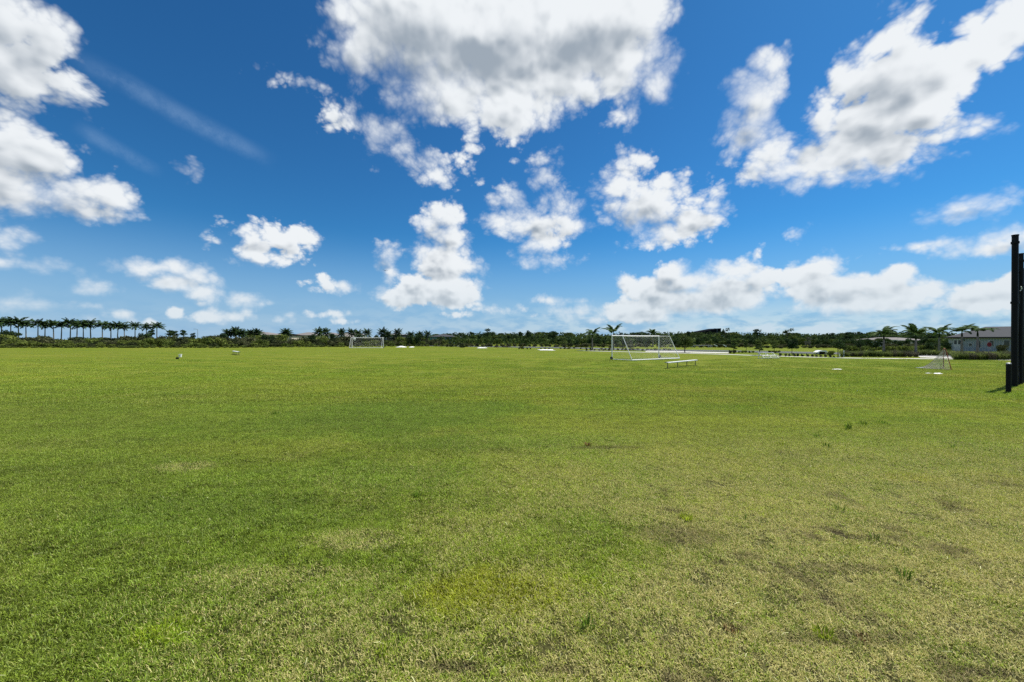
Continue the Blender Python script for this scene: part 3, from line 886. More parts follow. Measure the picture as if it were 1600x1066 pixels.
# ---------------------------------------------------------------- tall black netting posts at the right edge
def netting_post(px1, px2, ptop, d, label, cap=True):
    w = (px2 - px1) / F * d; x = gx((px1 + px2) / 2, d); h = hz(ptop, d)
    t = empty('netting_post', (x, d, 0), 0.3, label, 'post', 'tall black netting posts')
    mb = MB(); mb.tube([(0, 0, 0), (0, 0, h)], w / 2 * 0.92, 14); mb.build('shaft', M['black'], t, smooth=False)
    mb = MB(); mb.tube([(0, 0, h + 0.002), (0, 0, h + 0.05)], w / 2 * 1.02, 14); mb.build('cap', M['black'], t)
    for z in (h - 0.35, h * 0.55):
        mb = MB(); mb.tube([(0, 0, z), (0, 0, z + 0.10)], w / 2 * 1.14, 14); mb.build('clamp', M['black'], t)
    mb = MB(); mb.tube([(-w / 2 - 0.03, -0.05, h - 0.35), (-w / 2 - 0.03, -0.05, h - 0.12)], 0.035, 6); mb.build('pulley', M['black'], t)
    return t


netting_post(1581.3, 1589.2, 369, 17.65, 'tallest and nearest of the black netting posts at the right edge')
netting_post(1590.3, 1597.4, 398, 18.6, 'second black netting post, shorter, just right of the tallest one')
netting_post(1597.2, 1604.0, 421, 19.4, 'third and lowest black netting post, half cut by the right edge')
# the dark net / windscreen hung between them
PA = Vector((gx(1585, 17.65), 17.65, 0)); PB = Vector((gx(1594, 18.6), 18.6, 0)); PC = Vector((gx(1601, 19.4), 19.4, 0)); PD = PC + (PC - PA).normalized() * 5.0
t = empty('windscreen', PA, 0, 'black windscreen netting hung between the tall black posts', 'windscreen')
def screen(P1, P2, z1, z2, seed, nm='screen_panel'):
    rr = random.Random(seed); n, m_ = 10, 12; V_, F_ = [], []
    nrm = (P2 - P1).cross(Vector((0, 0, 1))).normalized()
    for lay in (1, -1):
        for j in range(m_ + 1):
            for i in range(n + 1):
                u, v = i / n, j / m_
                p = P1.lerp(P2, u) + nrm * (0.05 * math.sin(u * math.pi) * math.sin(v * 9 + seed) + lay * 0.006)
                z = 0.02 + v * ((z1 * (1 - u) + z2 * u) - 0.10 * math.sin(math.pi * u) - 0.02)
                V_.append((p.x - PA.x, p.y - PA.y, z))
    N_ = (n + 1) * (m_ + 1)
    for j in range(m_):
        for i in range(n):
            a = j * (n + 1) + i
            F_.append((a, a + 1, a + n + 2, a + n + 1)); a += N_; F_.append((a, a + n + 1, a + n + 2, a + 1))
    mesh_obj(nm, V_, F_, M['blackmesh'], t)
screen(PA, PB, hz(424, 17.65), hz(424, 18.6), 1)
screen(PB, PC, hz(424, 18.6), hz(424, 19.4), 2)
screen(PC, PD, hz(424, 19.4), hz(424, 19.4), 3)
mb = MB(); mb.tube([(0.12, -0.1, hz(455, 17.6)), (0.17, -0.11, hz(452, 17.6)), (0.13, -0.12, hz(448, 17.6))], 0.02, 6); mb.build('tie_rope', M['net'], t)
# short black bollard
dd = gd(613.2)
t = empty('bollard', (gx(1576.2, dd), dd, 0), 0, 'short black bollard in front of the tall netting posts', 'bollard')
mb = MB(); mb.tube([(0, 0, 0), (0, 0, 1.11)], 0.075, 14); mb.build('shaft', M['black'], t)
mb = MB(); mb.tube([(0, 0, 1.112), (0, 0, 1.15), (0, 0, 1.165)], [0.078, 0.075, 0.05], 14); mb.build('cap', M['signgrey'], t)

# red octagonal sign on its post
d = 48.0
t = empty('road_sign', (gx(1545, d), d, 0), 0, 'red octagonal road sign on a thin post among the right hand plants', 'road sign')
mb = MB(); mb.tube([(0, 0, 0), (0, 0, 1.95)], 0.035, 8); mb.build('post', M['signgrey'], t)
zc = hz(538.5, d)
def octo(mb, r, y, th):
    ring = [(r * math.cos(math.radians(22.5 + 45 * k)), r * math.sin(math.radians(22.5 + 45 * k)) + zc) for k in range(8)]
    mb.add([(x, y, z) for x, z in ring] + [(x, y + th, z) for x, z in ring], [tuple(range(8)), tuple(range(15, 7, -1))] + [(k, k + 8, (k + 1) % 8 + 8, (k + 1) % 8) for k in range(8)])
mb = MB(); octo(mb, 0.33, -0.06, 0.012); mb.build('rim', M['signgrey'], t)
mb = MB(); octo(mb, 0.30, -0.066, 0.004); mb.build('face', M['red'], t)

# white bench under the bush by the posts
d = 44.0
t = empty('table', (gx(1565, d), d, 0), 0, 'small white table in front of the round bush near the black posts', 'table')
mb = MB(); mb.box((0, 0, hz(556.6, d)), (1.05, 0.5, 0.05)); mb.build('tabletop', M['bucket'], t)
for x in (-0.42, 0.42):
    mb = MB(); mb.box((x, 0, hz(556.6, d) / 2 - 0.02), (0.06, 0.4, hz(556.6, d) - 0.06)); mb.build('leg', M['bucket'], t)
for i, (px, y1, y2) in enumerate(((1318.6, 548.0, 557.5), (1312.2, 553.5, 557.8))):
    d = gd(y2)
    t = mb = MB(); mb.tube([(0, 0, 0), (0, 0, hz(y1, d)), (0, 0, hz(y1, d) + 0.03)], [0.05, 0.05, 0.03], 10)
    tag(mb.build('marker_post', M['bucket'], None, (gx(px, d), d, 0)), ('tall white marker post by the pavement right of the dark tree', 'short white marker post by the pavement at the foot of the dark tree')[i], 'post')

# low white shell with a dark opening beyond the pavement (x 1277..1294)
d = gd(554.0)
t = empty('white_shell', (gx(1286, d), d, 0), 0, 'low white rounded shell with a dark open side beyond the pavement', 'utility shell')
x0, x1 = gx(1281, d) - gx(1286, d), gx(1293, d) - gx(1286, d); h0, h1 = hz(554.5, d), hz(547.6, d)
def hull(mb, xs, y0, y1):
    n = len(xs); mb.add([(x, y0, z) for x, z in xs] + [(x, y1, z) for x, z in xs], [tuple(range(n)), tuple(range(2 * n - 1, n - 1, -1))] + [(k, k + n, (k + 1) % n + n, (k + 1) % n) for k in range(n)])
mb = MB(); hull(mb, [(x0 - 0.05, h1 - 0.14), (x0 + 0.1, h1 - 0.03), (x0 + 0.4, h1), (x1 - 0.15, h1 - 0.02), (x1, h1 - 0.16), (x1, h1 - 0.2), (x0 - 0.05, h1 - 0.19)], 0, 0.9); mb.build('roof', M['bucket'], t)
mb = MB(); mb.box(((x1 - 0.09), 0.45, h1 / 2 - 0.09), (0.18, 0.88, h1 - 0.2)); mb.build('side_wall', M['bucket'], t)
mb = MB(); mb.box(((x0 + x1) / 2 - 0.1, 0.5, h1 / 2 - 0.09), (x1 - x0 - 0.3, 0.6, h1 - 0.22)); mb.build('opening', M['black'], t)  # solid black block, paints in the shaded inside of the shell
mb = MB(); hull(mb, [(x0 - 0.42, 0.30), (x0 - 0.10, 0.42), (x0 - 0.06, 0.12), (x0 - 0.30, 0.14)], 0, 0.7); mb.build('front_flap', M['bucket'], t)


# ---------------------------------------------------------------- houses
def house(px, d, w, dep, wall, rise, mw, mr, label, kind='hip', rz=0.0, wins=3, door=True, cat='house'):
    t = empty('house', (gx(px, d), d, 0), rz, label, cat)
    mb = MB(); mb.box((0, dep / 2, wall / 2), (w, dep, wall)); mb.build('wall', mw, t)
    e = 0.45; X_, Y0, Y1 = w / 2 + e, -e, dep + e; zt = wall + 0.003
    mb = MB()
    if kind == 'hip':
        r = min(w, dep) / 2 * 0.9
        V_ = [(-X_, Y0, zt), (X_, Y0, zt), (X_, Y1, zt), (-X_, Y1, zt), (-X_ + r + e, dep / 2, zt + rise), (X_ - r - e, dep / 2, zt + rise)]
        mb.add(V_, [(0, 1, 5, 4), (2, 3, 4, 5), (1, 2, 5), (3, 0, 4), (0, 3, 2, 1)])
    elif kind == 'gable':        # gable end towards the field
        V_ = [(-X_, Y0, zt), (X_, Y0, zt), (0, Y0, zt + rise), (-X_, Y1, zt), (X_, Y1, zt), (0, Y1, zt + rise)]
        mb.add(V_, [(0, 2, 5, 3), (1, 4, 5, 2), (0, 3, 4, 1)])
        m2 = MB(); m2.add([(-w / 2, -0.002, wall), (w / 2, -0.002, wall), (0, -0.002, wall + rise * 0.94), (-w / 2, 0.2, wall), (w / 2, 0.2, wall), (0, 0.2, wall + rise * 0.94)], [(0, 1, 2), (5, 4, 3), (0, 2, 5, 3), (1, 4, 5, 2)])
        m2.build('gable_wall', mw, t)
        mb.v = [(x, y if y > 0 else y + e + 0.03, z + 0.02) for x, y, z in mb.v]
    else:                        # shed: rises to the right
        V_ = [(-X_, Y0, zt), (X_, Y0, zt), (X_, Y1, zt), (-X_, Y1, zt), (-X_ + 0.05, Y0, zt + 0.2), (X_, Y0, zt + rise), (X_, Y1, zt + rise), (-X_ + 0.05, Y1, zt + 0.2)]
        mb.add(V_, [(4, 5, 6, 7), (0, 1, 5, 4), (1, 2, 6, 5), (3, 0, 4, 7), (2, 3, 7, 6), (0, 3, 2, 1)])
    mb.build('roof', mr, t)
    mb = MB(); mb.box((0, -e - 0.01, wall - 0.06), (w + 2 * e, 0.03, 0.14)); mb.build('fascia', M['trim'] if mr in (M['roofd'], M['roofg']) else M['wallw'], t)
    for k in range(wins):
        x = -w / 2 + w * (k + 0.7) / (wins + 0.4)
        mb = MB(); mb.box((x, -0.02, wall * 0.58), (1.25, 0.05, 1.15)); f_ = mb.build('window', M['wallw'], t)
        mb = MB()
        for s_ in (-1, 1): mb.box((x + s_ * 0.28, -0.05, wall * 0.58), (0.5, 0.012, 1.0))
        mb.build('pane', M['glass'], f_)
    if door:
        mb = MB(); mb.box((w / 2 - 0.9, -0.025, 1.05), (0.95, 0.05, 2.1)); f_ = mb.build('door', M['roofb'], t)
        mb = MB(); mb.box((w / 2 - 1.25, -0.07, 1.0), (0.05, 0.04, 0.15)); mb.build('handle', M['signgrey'], f_)
    return t


house(387.5, 130, 3.4, 8, 3.2, 1.5, M['wallw'], M['roofb'], 'white gabled house end showing between the left date palms', 'gable', wins=1, door=False)
house(404, 134, 7.0, 9, 3.6, 0.9, M['wallc'], M['roofb'], 'cream house hidden behind the second clump of date palms', 'hip', wins=2)
house(434, 150, 10.5, 9, 3.4, 1.1, M['wallc'], M['roofd'], 'low house with long dark roof left of the single date palm', 'hip')
house(474, 180, 10.5, 10, 3.9, 1.35, M['wallc'], M['roofb'], 'beige hip roofed house right of the single date palm', 'hip')
house(512, 175, 9.0, 10, 3.9, 1.1, M['wallw'], M['roofb'], 'pale house behind the pair of palms, roof just visible', 'hip')
house(533.5, 150, 2.6, 8, 3.0, 1.5, M['wallw'], M['roofb'], 'narrow white gable just left of the far goal', 'gable', wins=1, door=False)
house(547, 172, 8.0, 9, 4.0, 1.0, M['wallw'], M['roofb'], 'white house with pale roof behind the far goal', 'hip')
house(612, 160, 9.0, 9, 3.9, 0.45, M['roofg'], M['roofb'], 'flat roofed grey house with big windows right of the far goal', 'hip', wins=3)
house(690, 165, 9.6, 10, 3.1, 1.15, M['wallt'], M['roofg'], 'teal house with grey hip roof behind the central scrub', 'hip', wins=4)
house(704, 172, 5.0, 8, 2.7, 0.9, M['wallw'], M['roofg'], 'small grey roofed annex just right of the teal house', 'hip', wins=1)
house(1104, 232, 15.5, 14, 5.2, 3.2, M['walln'], M['roofd'], 'large dark blue barn with sloping black roof rising above the tree line', 'shed', wins=0, door=False, cat='barn')
house(1412, 118, 15.0, 10, 1.75, 0.85, M['wallc'], M['roofb'], 'low wide house with pale grey hip roof behind the right palms', 'hip', wins=2)
house(1389, 112, 3.2, 6, 1.9, 0.5, M['wallw'], M['roofb'], 'small pale outbuilding left of the low wide house', 'hip', wins=1, door=False)

# the big house at the right, in detail
d = 70.0
x0 = gx(1487.0, d); W = 24.0
t = empty('clubhouse', (x0, d, 0), math.radians(-46), 'long pale blue grey building with dark hip roof behind the right plants', 'building')
zw = 2.42
mb = MB(); mb.box((W / 2, 7, zw / 2), (W, 14, zw)); mb.build('wall', M['wallg'], t)
mb = MB(); zt = zw + 0.004; zr = 4.32
V_ = [(-0.5, -0.5, zt), (W + 0.5, -0.5, zt), (W + 0.5, 14.5, zt), (-0.5, 14.5, zt), (4.3, 7, zr), (W - 5, 7, zr)]
mb.add(V_, [(0, 1, 5, 4), (2, 3, 4, 5), (1, 2, 5), (3, 0, 4), (0, 3, 2, 1)])
mb.build('roof', M['roofg'], t)
mb = MB(); mb.box((W / 2, -0.52, zw - 0.05), (W + 1.04, 0.04, 0.2)); mb.box((-0.52, 7, zw - 0.05), (0.04, 15.0, 0.2)); mb.build('fascia', M['trim'], t)
for k in range(24):                                   # vertical siding boards
    x = 0.06 + k * 0.31
    if 0.15 < x < 1.2: continue
    mb = MB(); mb.box((x, -0.012, 1.15), (0.04, 0.02, 2.28)); mb.build('batten', M['wallw'], t)
mb = MB(); mb.box((0.68, -0.03, 1.05), (0.98, 0.06, 2.1)); dr = mb.build('door', M['wallw'], t)
for x in (0.45, 0.91):
    mb = MB(); mb.box((x, -0.07, 1.55), (0.3, 0.015, 0.7)); mb.build('pane', M['glass'], dr)
for xw, zz, ww, hh_ in ((2.15, 1.15, 0.32, 0.4), (3.15, 1.25, 0.28, 1.2), (4.5, 1.4, 0.45, 0.9), (6.1, 1.4, 0.6, 1.0)):
    mb = MB(); mb.box((xw, -0.03, zz), (ww + 0.12, 0.06, hh_ + 0.12)); f_ = mb.build('window', M['wallw'], t)
    mb = MB(); mb.box((xw, -0.068, zz), (ww, 0.012, hh_)); mb.build('pane', M['glass'], f_)
mb = MB(); mb.box((1.45, -0.12, 1.95), (0.2, 0.2, 0.14)); mb.build('wall_lamp', M['trim'], t)

# lamp posts far off
for px, pt, d, lab in ((309, 515, 150, 'thin street light standing alone left of the date palms'), (1120.5, 514, 200, 'thin pole in front of the dark barn')):
    t = empty('street_light', (gx(px, d), d, 0), 0, lab, 'street light')
    h = hz(pt, d)
    mb = MB(); mb.tube([(0, 0, 0), (0, 0, h)], [0.10, 0.06], 8); mb.build('pole', M['signgrey'], t)
    mb = MB(); mb.tube([(0, 0, h - 0.05), (-0.5, 0, h + 0.15), (-1.0, 0, h + 0.2)], 0.05, 6); mb.build('arm', M['signgrey'], t)
    mb = MB(); mb.box((-1.2, 0, h + 0.18), (0.6, 0.25, 0.1)); mb.build('lamp_head', M['signgrey'], t)
# grey pipe rail with rounded ends in the park behind
d = 96.0
xa, xb = gx(1082, d), gx(1110, d); zt_, zb_ = hz(539.8, d), hz(542.6, d)
t = empty('rail', (xa, d, 0), 0, 'low grey rail with looped ends in the park beyond the road', 'rail')
mb = MB(); mb.tube([(0, 0, zt_), (xb - xa, 0, zt_)], 0.07, 6); mb.build('top_rail', M['signgrey'], t)
for xx in (0, xb - xa):
    mb = MB(); mb.tube([(xx + 0.5 * math.cos(a_) , 0, (zt_ + zb_) / 2 + (zt_ - zb_) / 2 * math.sin(a_)) for a_ in [2 * math.pi * k / 10 for k in range(11)]], 0.06, 6); mb.build('end_loop', M['signgrey'], t)
for k in range(4):
    mb = MB(); mb.tube([((xb - xa) * (k + 0.5) / 4, 0, 0), ((xb - xa) * (k + 0.5) / 4, 0, zt_)], 0.05, 6); mb.build('post', M['signgrey'], t)
for i, (px, py) in enumerate(((1118.5, 540.0), (1132.5, 540.2))):
    d = 92.0 - i
    t = empty('board', (gx(px, d), d, 0), 0, ('white slanted board beyond the road, right of the low rail', 'second white slanted board, further right of the low rail')[i], 'board')
    mb = MB(); z = hz(py, d)
    hull(mb, [(-0.45, z + 0.18), (-0.25, z + 0.24), (0.45, z - 0.14), (0.30, z - 0.24)], -0.04, 0.04); mb.build('panel', M['bucket'], t)
    mb = MB(); mb.tube([(0, 0.06, 0), (0, 0.06, z)], 0.03, 6); mb.build('stake', M['bark'], t)

# bird in the sky
bd = 55.0
t = empty('bird', (gx(602, bd), bd, hz(423, bd)), 0.5, 'small dark bird gliding high left of the middle', 'bird')
mb = MB(); mb.tube([(0.0, -0.2, 0), (0, -0.12, 0.01), (0, 0.0, 0.015), (0, 0.14, 0.0), (0, 0.24, 0)], [0.01, 0.035, 0.045, 0.03, 0.012], 8)
b0 = mb.build('body', M['black'], t)
for s_ in (-1, 1):
    mb = MB(); mb.add([(0, -0.06, 0.01), (0, 0.08, 0.01), (s_ * 0.22, 0.03, 0.08), (s_ * 0.22, -0.05, 0.08), (s_ * 0.42, 0.06, 0.03), (0, 0.01, -0.01), (s_ * 0.2, 0.0, 0.06)], [(0, 3, 2, 1), (3, 4, 2), (0, 5, 6, 3), (5, 1, 2, 6), (3, 6, 4), (6, 2, 4)])
    mb.build('wing', M['black'], t)

# ---------------------------------------------------------------- plants
def tri_mesh(name, V, T, mat, rnd):
    me = np_mesh(name, V, T, mat)
    a = me.attributes.new('rnd', 'FLOAT', 'POINT'); a.data.foreach_set('value', np.asarray(rnd, dtype=np.float32))
    return me


prg = np.random.default_rng(21)


def leaf_cloud(name, blobs, n, size, mat, flat=0.35, gaps=0.25):
    """n leaf-clump faces (2 triangles each, folded) spread through a union of ellipsoid blobs (x,y,z,rx,ry,rz)"""
    blobs = np.asarray(blobs, float)
    vol = blobs[:, 3] * blobs[:, 4] * blobs[:, 5]
    pk = prg.choice(len(blobs), n, p=vol ** 0.75 / (vol ** 0.75).sum())
    u = prg.normal(size=(n, 3)); u /= np.linalg.norm(u, axis=1)[:, None]
    r = prg.random(n) ** 0.45
    c = blobs[pk, :3] + u * blobs[pk, 3:] * r[:, None]
    a = u + prg.normal(size=(n, 3)) * 0.9; a[:, 2] *= (1 - flat) ; a /= np.linalg.norm(a, axis=1)[:, None]
    b_ = np.cross(a, prg.normal(size=(n, 3))); b_ /= np.linalg.norm(b_, axis=1)[:, None]
    cc = np.cross(a, b_)
    s = size * prg.uniform(0.5, 1.3, n)[:, None]
    V = np.stack([c - b_ * s, c - cc * s * 0.55 + a * s * 0.2, c + b_ * s, c + cc * s * 0.55 - a * s * 0.15], 1).reshape(-1, 3)
    V[:, 2] = np.maximum(V[:, 2], 0.02)
    i0 = (np.arange(n) * 4)[:, None]
    T = np.concatenate([i0 + [0, 1, 3], i0 + [1, 2, 3]], 1).reshape(-1, 3)
    rb = prg.random(len(blobs))[pk] * 0.6 + prg.random(n) * 0.4
    return tri_mesh(name, V, T, mat, np.repeat(rb, 4))


def mesh_of(mb, name, mat):
    me = bpy.data.meshes.new(name); me.from_pydata(mb.v, [], mb.f); me.update(); me.materials.append(mat); return me


def proto_tree(h, w, crown_lo, mats, n, size, kind='round', seed=0):
    rr = random.Random(seed); blobs = []
    cz = (h + crown_lo) / 2; rz = (h - crown_lo) / 2
    nb = {'round': 14, 'tall': 12, 'pine': 8, 'layer': 9, 'bush': 11, 'loose': 14}[kind]
    for k in range(nb):
        if kind == 'pine':
            z = crown_lo + (h - crown_lo) * (k + 0.3) / nb; q = w / 2 * (1.0 - 0.75 * (k / nb)) * rr.uniform(0.6, 1.0)
            blobs.append((rr.gauss(0, 0.10) * w, rr.gauss(0, 0.10) * w, z, q, q, rz / nb * 1.6))
        elif kind == 'layer':
            z = crown_lo + (h - crown_lo) * (k + 0.5) / nb
            q = w * 0.30 * math.sin(math.pi * (0.15 + 0.75 * (k + 0.5) / nb)) * rr.uniform(0.8, 1.3)
            blobs.append((rr.uniform(-0.22, 0.22) * w, rr.uniform(-0.22, 0.22) * w, z, q, q, rz / nb * 1.2))
        elif kind == 'bush':
            a = rr.uniform(0, 6.28); q = rr.random() ** 0.5 * w * 0.33
            rr_ = rr.uniform(0.18, 0.3)
            blobs.append((q * math.cos(a), q * math.sin(a), h * rr.uniform(0.2, 0.72), w * rr_, w * rr_, h * rr.uniform(0.18, 0.3)))
        else:
            a = rr.uniform(0, 6.28); q = rr.random() ** 0.5 * w * (0.34 if kind != 'tall' else 0.26); zz = rr.uniform(-0.68, 0.70) * rz
            f_ = math.sqrt(max(0.15, 1 - (zz / rz) ** 2)); s_ = rr.uniform(0.16, 0.27) if kind != 'loose' else rr.uniform(0.10, 0.2)
            blobs.append((q * math.cos(a) * f_, q * math.sin(a) * f_, cz + zz, w * s_, w * s_, rz * rr.uniform(0.22, 0.38)))
    leaf, bark = mats
    crown = leaf_cloud('crown', blobs, n, size, leaf)
    mb = MB(); lean = rr.uniform(-0.04, 0.04) * h
    r0 = max(0.05, h * 0.022)
    if kind == 'bush':
        for k in range(4):
            a = rr.uniform(0, 6.28); mb.tube([(0.1 * math.cos(a), 0.1 * math.sin(a), 0), (w * 0.2 * math.cos(a), w * 0.2 * math.sin(a), h * 0.6)], [0.05, 0.02], 5)
    else:
        mb.tube([(0, 0, 0), (lean * 0.4, 0, crown_lo), (lean, 0, h * 0.85)], [r0, r0 * 0.75, r0 * 0.25], 7)
        for k in range(5):
            b0 = blobs[rr.randrange(len(blobs))]
            z0 = max(crown_lo * 0.8, b0[2] - h * 0.2); mb.tube([(lean * 0.5, 0, z0), (b0[0] * 0.6, b0[1] * 0.6, (z0 + b0[2]) / 2 + 0.05 * h), (b0[0], b0[1], b0[2])], [r0 * 0.5, r0 * 0.35, r0 * 0.12], 5)
    return crown, mesh_of(mb, 'trunk' if kind != 'bush' else 'stem', bark), h


def place(proto, name, x, y, h, label, cat, group=None, rz=None, wide=1.0, parts=('crown', 'trunk')):
    crown, trunk, h0 = proto
    s_ = h / h0
    t = empty(name, (x, y, 0), R_.uniform(0, 6.28) if rz is None else rz, label, cat, group)
    t.scale = (s_ * wide, s_ * wide, s_)
    for nm, me in zip(parts, (crown, trunk)): link(bpy.data.objects.new(nm, me), t)
    return t


R_ = random.Random(77)
BK, PB_ = M['bark'], M['palebark']
P_oak = [proto_tree(6, 6.5, 0.5, (M['oak'], BK), 1500, 0.30, 'round', s) for s in (1, 2, 3)]
P_dark = [proto_tree(7, 7.2, 0.5, (M['dark'], BK), 1500, 0.34, 'round', s) for s in (4, 5, 6)]
P_tall = [proto_tree(8, 4.8, 0.8, (M['dark'], BK), 1200, 0.30, 'tall', s) for s in (7, 8)]
P_pine = [proto_tree(7, 4.5, 2.4, (M['dark'], BK), 650, 0.26, 'pine', s) for s in (9, 10)]
P_loose = [proto_tree(8, 6.0, 2.5, (M['dark'], BK), 420, 0.30, 'loose', s) for s in (11, 12)]
P_layer = [proto_tree(4, 3.0, 1.2, (M['oak'], BK), 600, 0.20, 'layer', s) for s in (13, 14)]
P_slim = [proto_tree(4.5, 2.0, 0.6, (M['olive'], BK), 420, 0.20, 'tall', s) for s in (15, 16)]
P_bush = [proto_tree(2.5, 4.0, 0.2, (M['scrub'], BK), 900, 0.21, 'bush', s) for s in (17, 18, 19)]
P_bushO = [proto_tree(2.2, 3.6, 0.2, (M['olive'], BK), 900, 0.19, 'bush', s) for s in (20, 21, 22)]
P_bushP = [proto_tree(1.2, 2.4, 0.1, (M['purple'], BK), 600, 0.10, 'bush', s) for s in (23, 24)]
P_grey = [proto_tree(4, 3.0, 0.8, (M['grey'], BK), 330, 0.16, 'loose', s) for s in (25, 26)]


# ---- palms
def frond_arrays(L, droop, up, nl, lw, ll, seed):
    """one feather frond along +X from the origin"""
    rr = np.random.default_rng(seed)
    n = 9; t_ = np.linspace(0, 1, n); ang = up - droop * t_ ** 1.3
    px_ = np.concatenate([[0], np.cumsum(np.cos(ang[:-1]) * L / (n - 1))]); pz_ = np.concatenate([[0], np.cumsum(np.sin(ang[:-1]) * L / (n - 1))])
    V, T, r = [], [], []
    for i in range(n - 1):
        w = 0.035 * L / 2 * (1 - t_[i] * 0.8)
        o = len(V); V += [(px_[i], -w, pz_[i]), (px_[i], w, pz_[i]), (px_[i + 1], w * 0.8, pz_[i + 1]), (px_[i + 1], -w * 0.8, pz_[i + 1])]
        T += [(o, o + 1, o + 2), (o, o + 2, o + 3)]; r += [0.9] * 4
    for k in range(nl):
        tt = 0.12 + 0.88 * (k + 0.5) / nl
        x = np.interp(tt, t_, px_); z = np.interp(tt, t_, pz_); a = np.interp(tt, t_, ang)
        ln = ll * L * (math.sin(math.pi * min(1, 0.18 + 0.82 * tt)) * 0.8 + 0.25)
        for s_ in (-1, 1):
            fw = 0.55; dz = -rr.uniform(0.25, 0.85)
            d = np.array([math.cos(a) * fw, s_ * 0.8, math.sin(a) * fw + dz]); d /= np.linalg.norm(d)
            e = np.array([math.cos(a), 0, math.sin(a)]) * lw * L / 2
            p = np.array([x, 0, z]); m1 = p + d * ln * 0.5 + np.array([0, 0, 0.03 * L]); q = p + d * ln
            o = len(V); V += [tuple(p - e * .6), tuple(p + e * .6), tuple(m1 + e), tuple(m1 - e), tuple(q)]
            T += [(o, o + 1, o + 2), (o, o + 2, o + 3), (o + 3, o + 2, o + 4)]; r += [rr.random()] * 5
    return np.array(V), np.array(T), np.array(r)


def crown_arrays(nf, L, up0, up1, droop, nl, lw, ll, seed):
    rr = random.Random(seed); Vs, Ts, Rs, o = [], [], [], 0
    for k in range(nf):
        az = 2 * math.pi * (k * 0.382 + rr.uniform(-0.04, 0.04)); tt = k / max(1, nf - 1)
        V, T, r = frond_arrays(L * rr.uniform(0.82, 1.08), droop * rr.uniform(0.75, 1.25), up0 + (up1 - up0) * tt, nl, lw, ll, seed * 100 + k)
        c_, s_ = math.cos(az), math.sin(az)
        V = np.stack([V[:, 0] * c_ - V[:, 1] * s_, V[:, 0] * s_ + V[:, 1] * c_, V[:, 2]], -1)
        Vs.append(V); Ts.append(T + o); Rs.append(r); o += len(V)
    return np.concatenate(Vs), np.concatenate(Ts), np.concatenate(Rs)


def palm_proto(h, nf, L, up0, up1, droop, mat, seed, tr=0.17, shaft=1.0, boots=False):
    V, T, r = crown_arrays(nf, L, up0, up1, droop, 15, 0.075, 0.27, seed)
    V = V + np.array([0, 0, h])
    crown = tri_mesh('crown', V, T, mat, r)
    mb = MB(); mb.tube([(0, 0, 0), (0, 0, h * 0.12), (0, 0, h * 0.5), (0, 0, h - shaft)], [tr * 1.35, tr * 1.05, tr * 1.1, tr * 0.85], 10)
    trunk = mesh_of(mb, 'trunk', PB_)
    mb = MB(); mb.tube([(0, 0, h - shaft), (0, 0, h - shaft * 0.5), (0, 0, h)], [tr * 0.9, tr * (1.6 if boots else 0.8), tr * (1.4 if boots else 0.35)], 10)
    sh = mesh_of(mb, 'crownshaft', BK if boots else M['palm'])
    return crown, trunk, h, sh


def place_palm(p, name, x, y, top, label, group, rz=None, wide=1.0, top_over=None):
    """top = height of the highest frond"""
    V = np.empty(len(p[0].vertices) * 3, dtype=np.float32); p[0].vertices.foreach_get('co', V); zmax = V[2::3].max()
    s_ = top / zmax
    t = empty(name, (x, y, 0), R_.uniform(0, 6.28) if rz is None else rz, label, 'palm tree', group)
    t.scale = (s_ * wide, s_ * wide, s_)
    t.rotation_euler = (R_.gauss(0, 0.018), R_.gauss(0, 0.018), t.rotation_euler[2])
    for nm, me in (('crown', p[0]), ('trunk', p[1]), ('crownshaft', p[3])): link(bpy.data.objects.new(nm, me), t)
    return t


ORD = ['first', 'second', 'third', 'fourth', 'fifth', 'sixth', 'seventh', 'eighth', 'ninth', 'tenth', 'eleventh', 'twelfth', 'thirteenth', 'fourteenth', 'fifteenth', 'sixteenth', 'seventeenth', 'eighteenth', 'nineteenth', 'twentieth', 'twenty-first', 'twenty-second']
royal = [palm_proto(8.0, 20, 3.5, -0.05, 1.35, 1.25, M['palm'], s, 0.17, 1.3) for s in (31, 32, 33, 34)]
row = [(-8, 494), (3, 493), (17, 495), (29, 494), (41, 497.5), (59, 497), (69.8, 499.5), (84.5, 499), (95.3, 498.5), (109.5, 496), (120, 499), (130.3, 500), (142.2, 496.5), (160.3, 500), (173.2, 501.5), (182.6, 501.5), (195, 503), (211, 501.5), (229.8, 503.5), (245, 502.5)]
for i, (px, pt) in enumerate(row):
    d = 133.0 + 1.2 * math.sin(i * 2.1)
    place_palm(royal[i % 4], 'palm_tree', gx(px, d), d, hz(pt, d), '%s royal palm from the left in the long row above the scrub' % ORD[i], 'royal palms in the long left row', wide=R_.uniform(0.92, 1.05))

date = [palm_proto(4.6, 34, 2.7, -0.45, 1.45, 0.9, M['palm'], s, 0.3, 0.9, True) for s in (41, 42)]
for px, pt, d, lab in ((357, 513.5, 118, 'left date palm of the dense date palm clump'), (369, 509.5, 119, 'tallest middle date palm of the dense clump'), (378, 513.5, 118, 'right date palm of the dense clump'), (391, 514, 122, 'left date palm of the pair beside the white gable'), (401, 512, 122, 'right date palm of the pair beside the white gable'), (447, 512.2, 125, 'single round date palm above the dark roofed house')):
    place_palm(date[R_.randrange(2)], 'palm_tree', gx(px, d), d, hz(pt, d), lab, 'date palms left of the middle')
mid = [palm_proto(4.6, 24, 2.6, -0.45, 1.4, 0.9, M['palm'], s, 0.16, 0.9) for s in (51, 52, 53)]
mids = [(499, 510), (508.5, 511), (534.5, 512), (549.5, 511.3), (560, 513.5), (573.5, 512.3), (598, 510.3), (606, 515.5), (620.5, 512), (641.5, 516), (656.5, 516.5), (668, 515.5)]
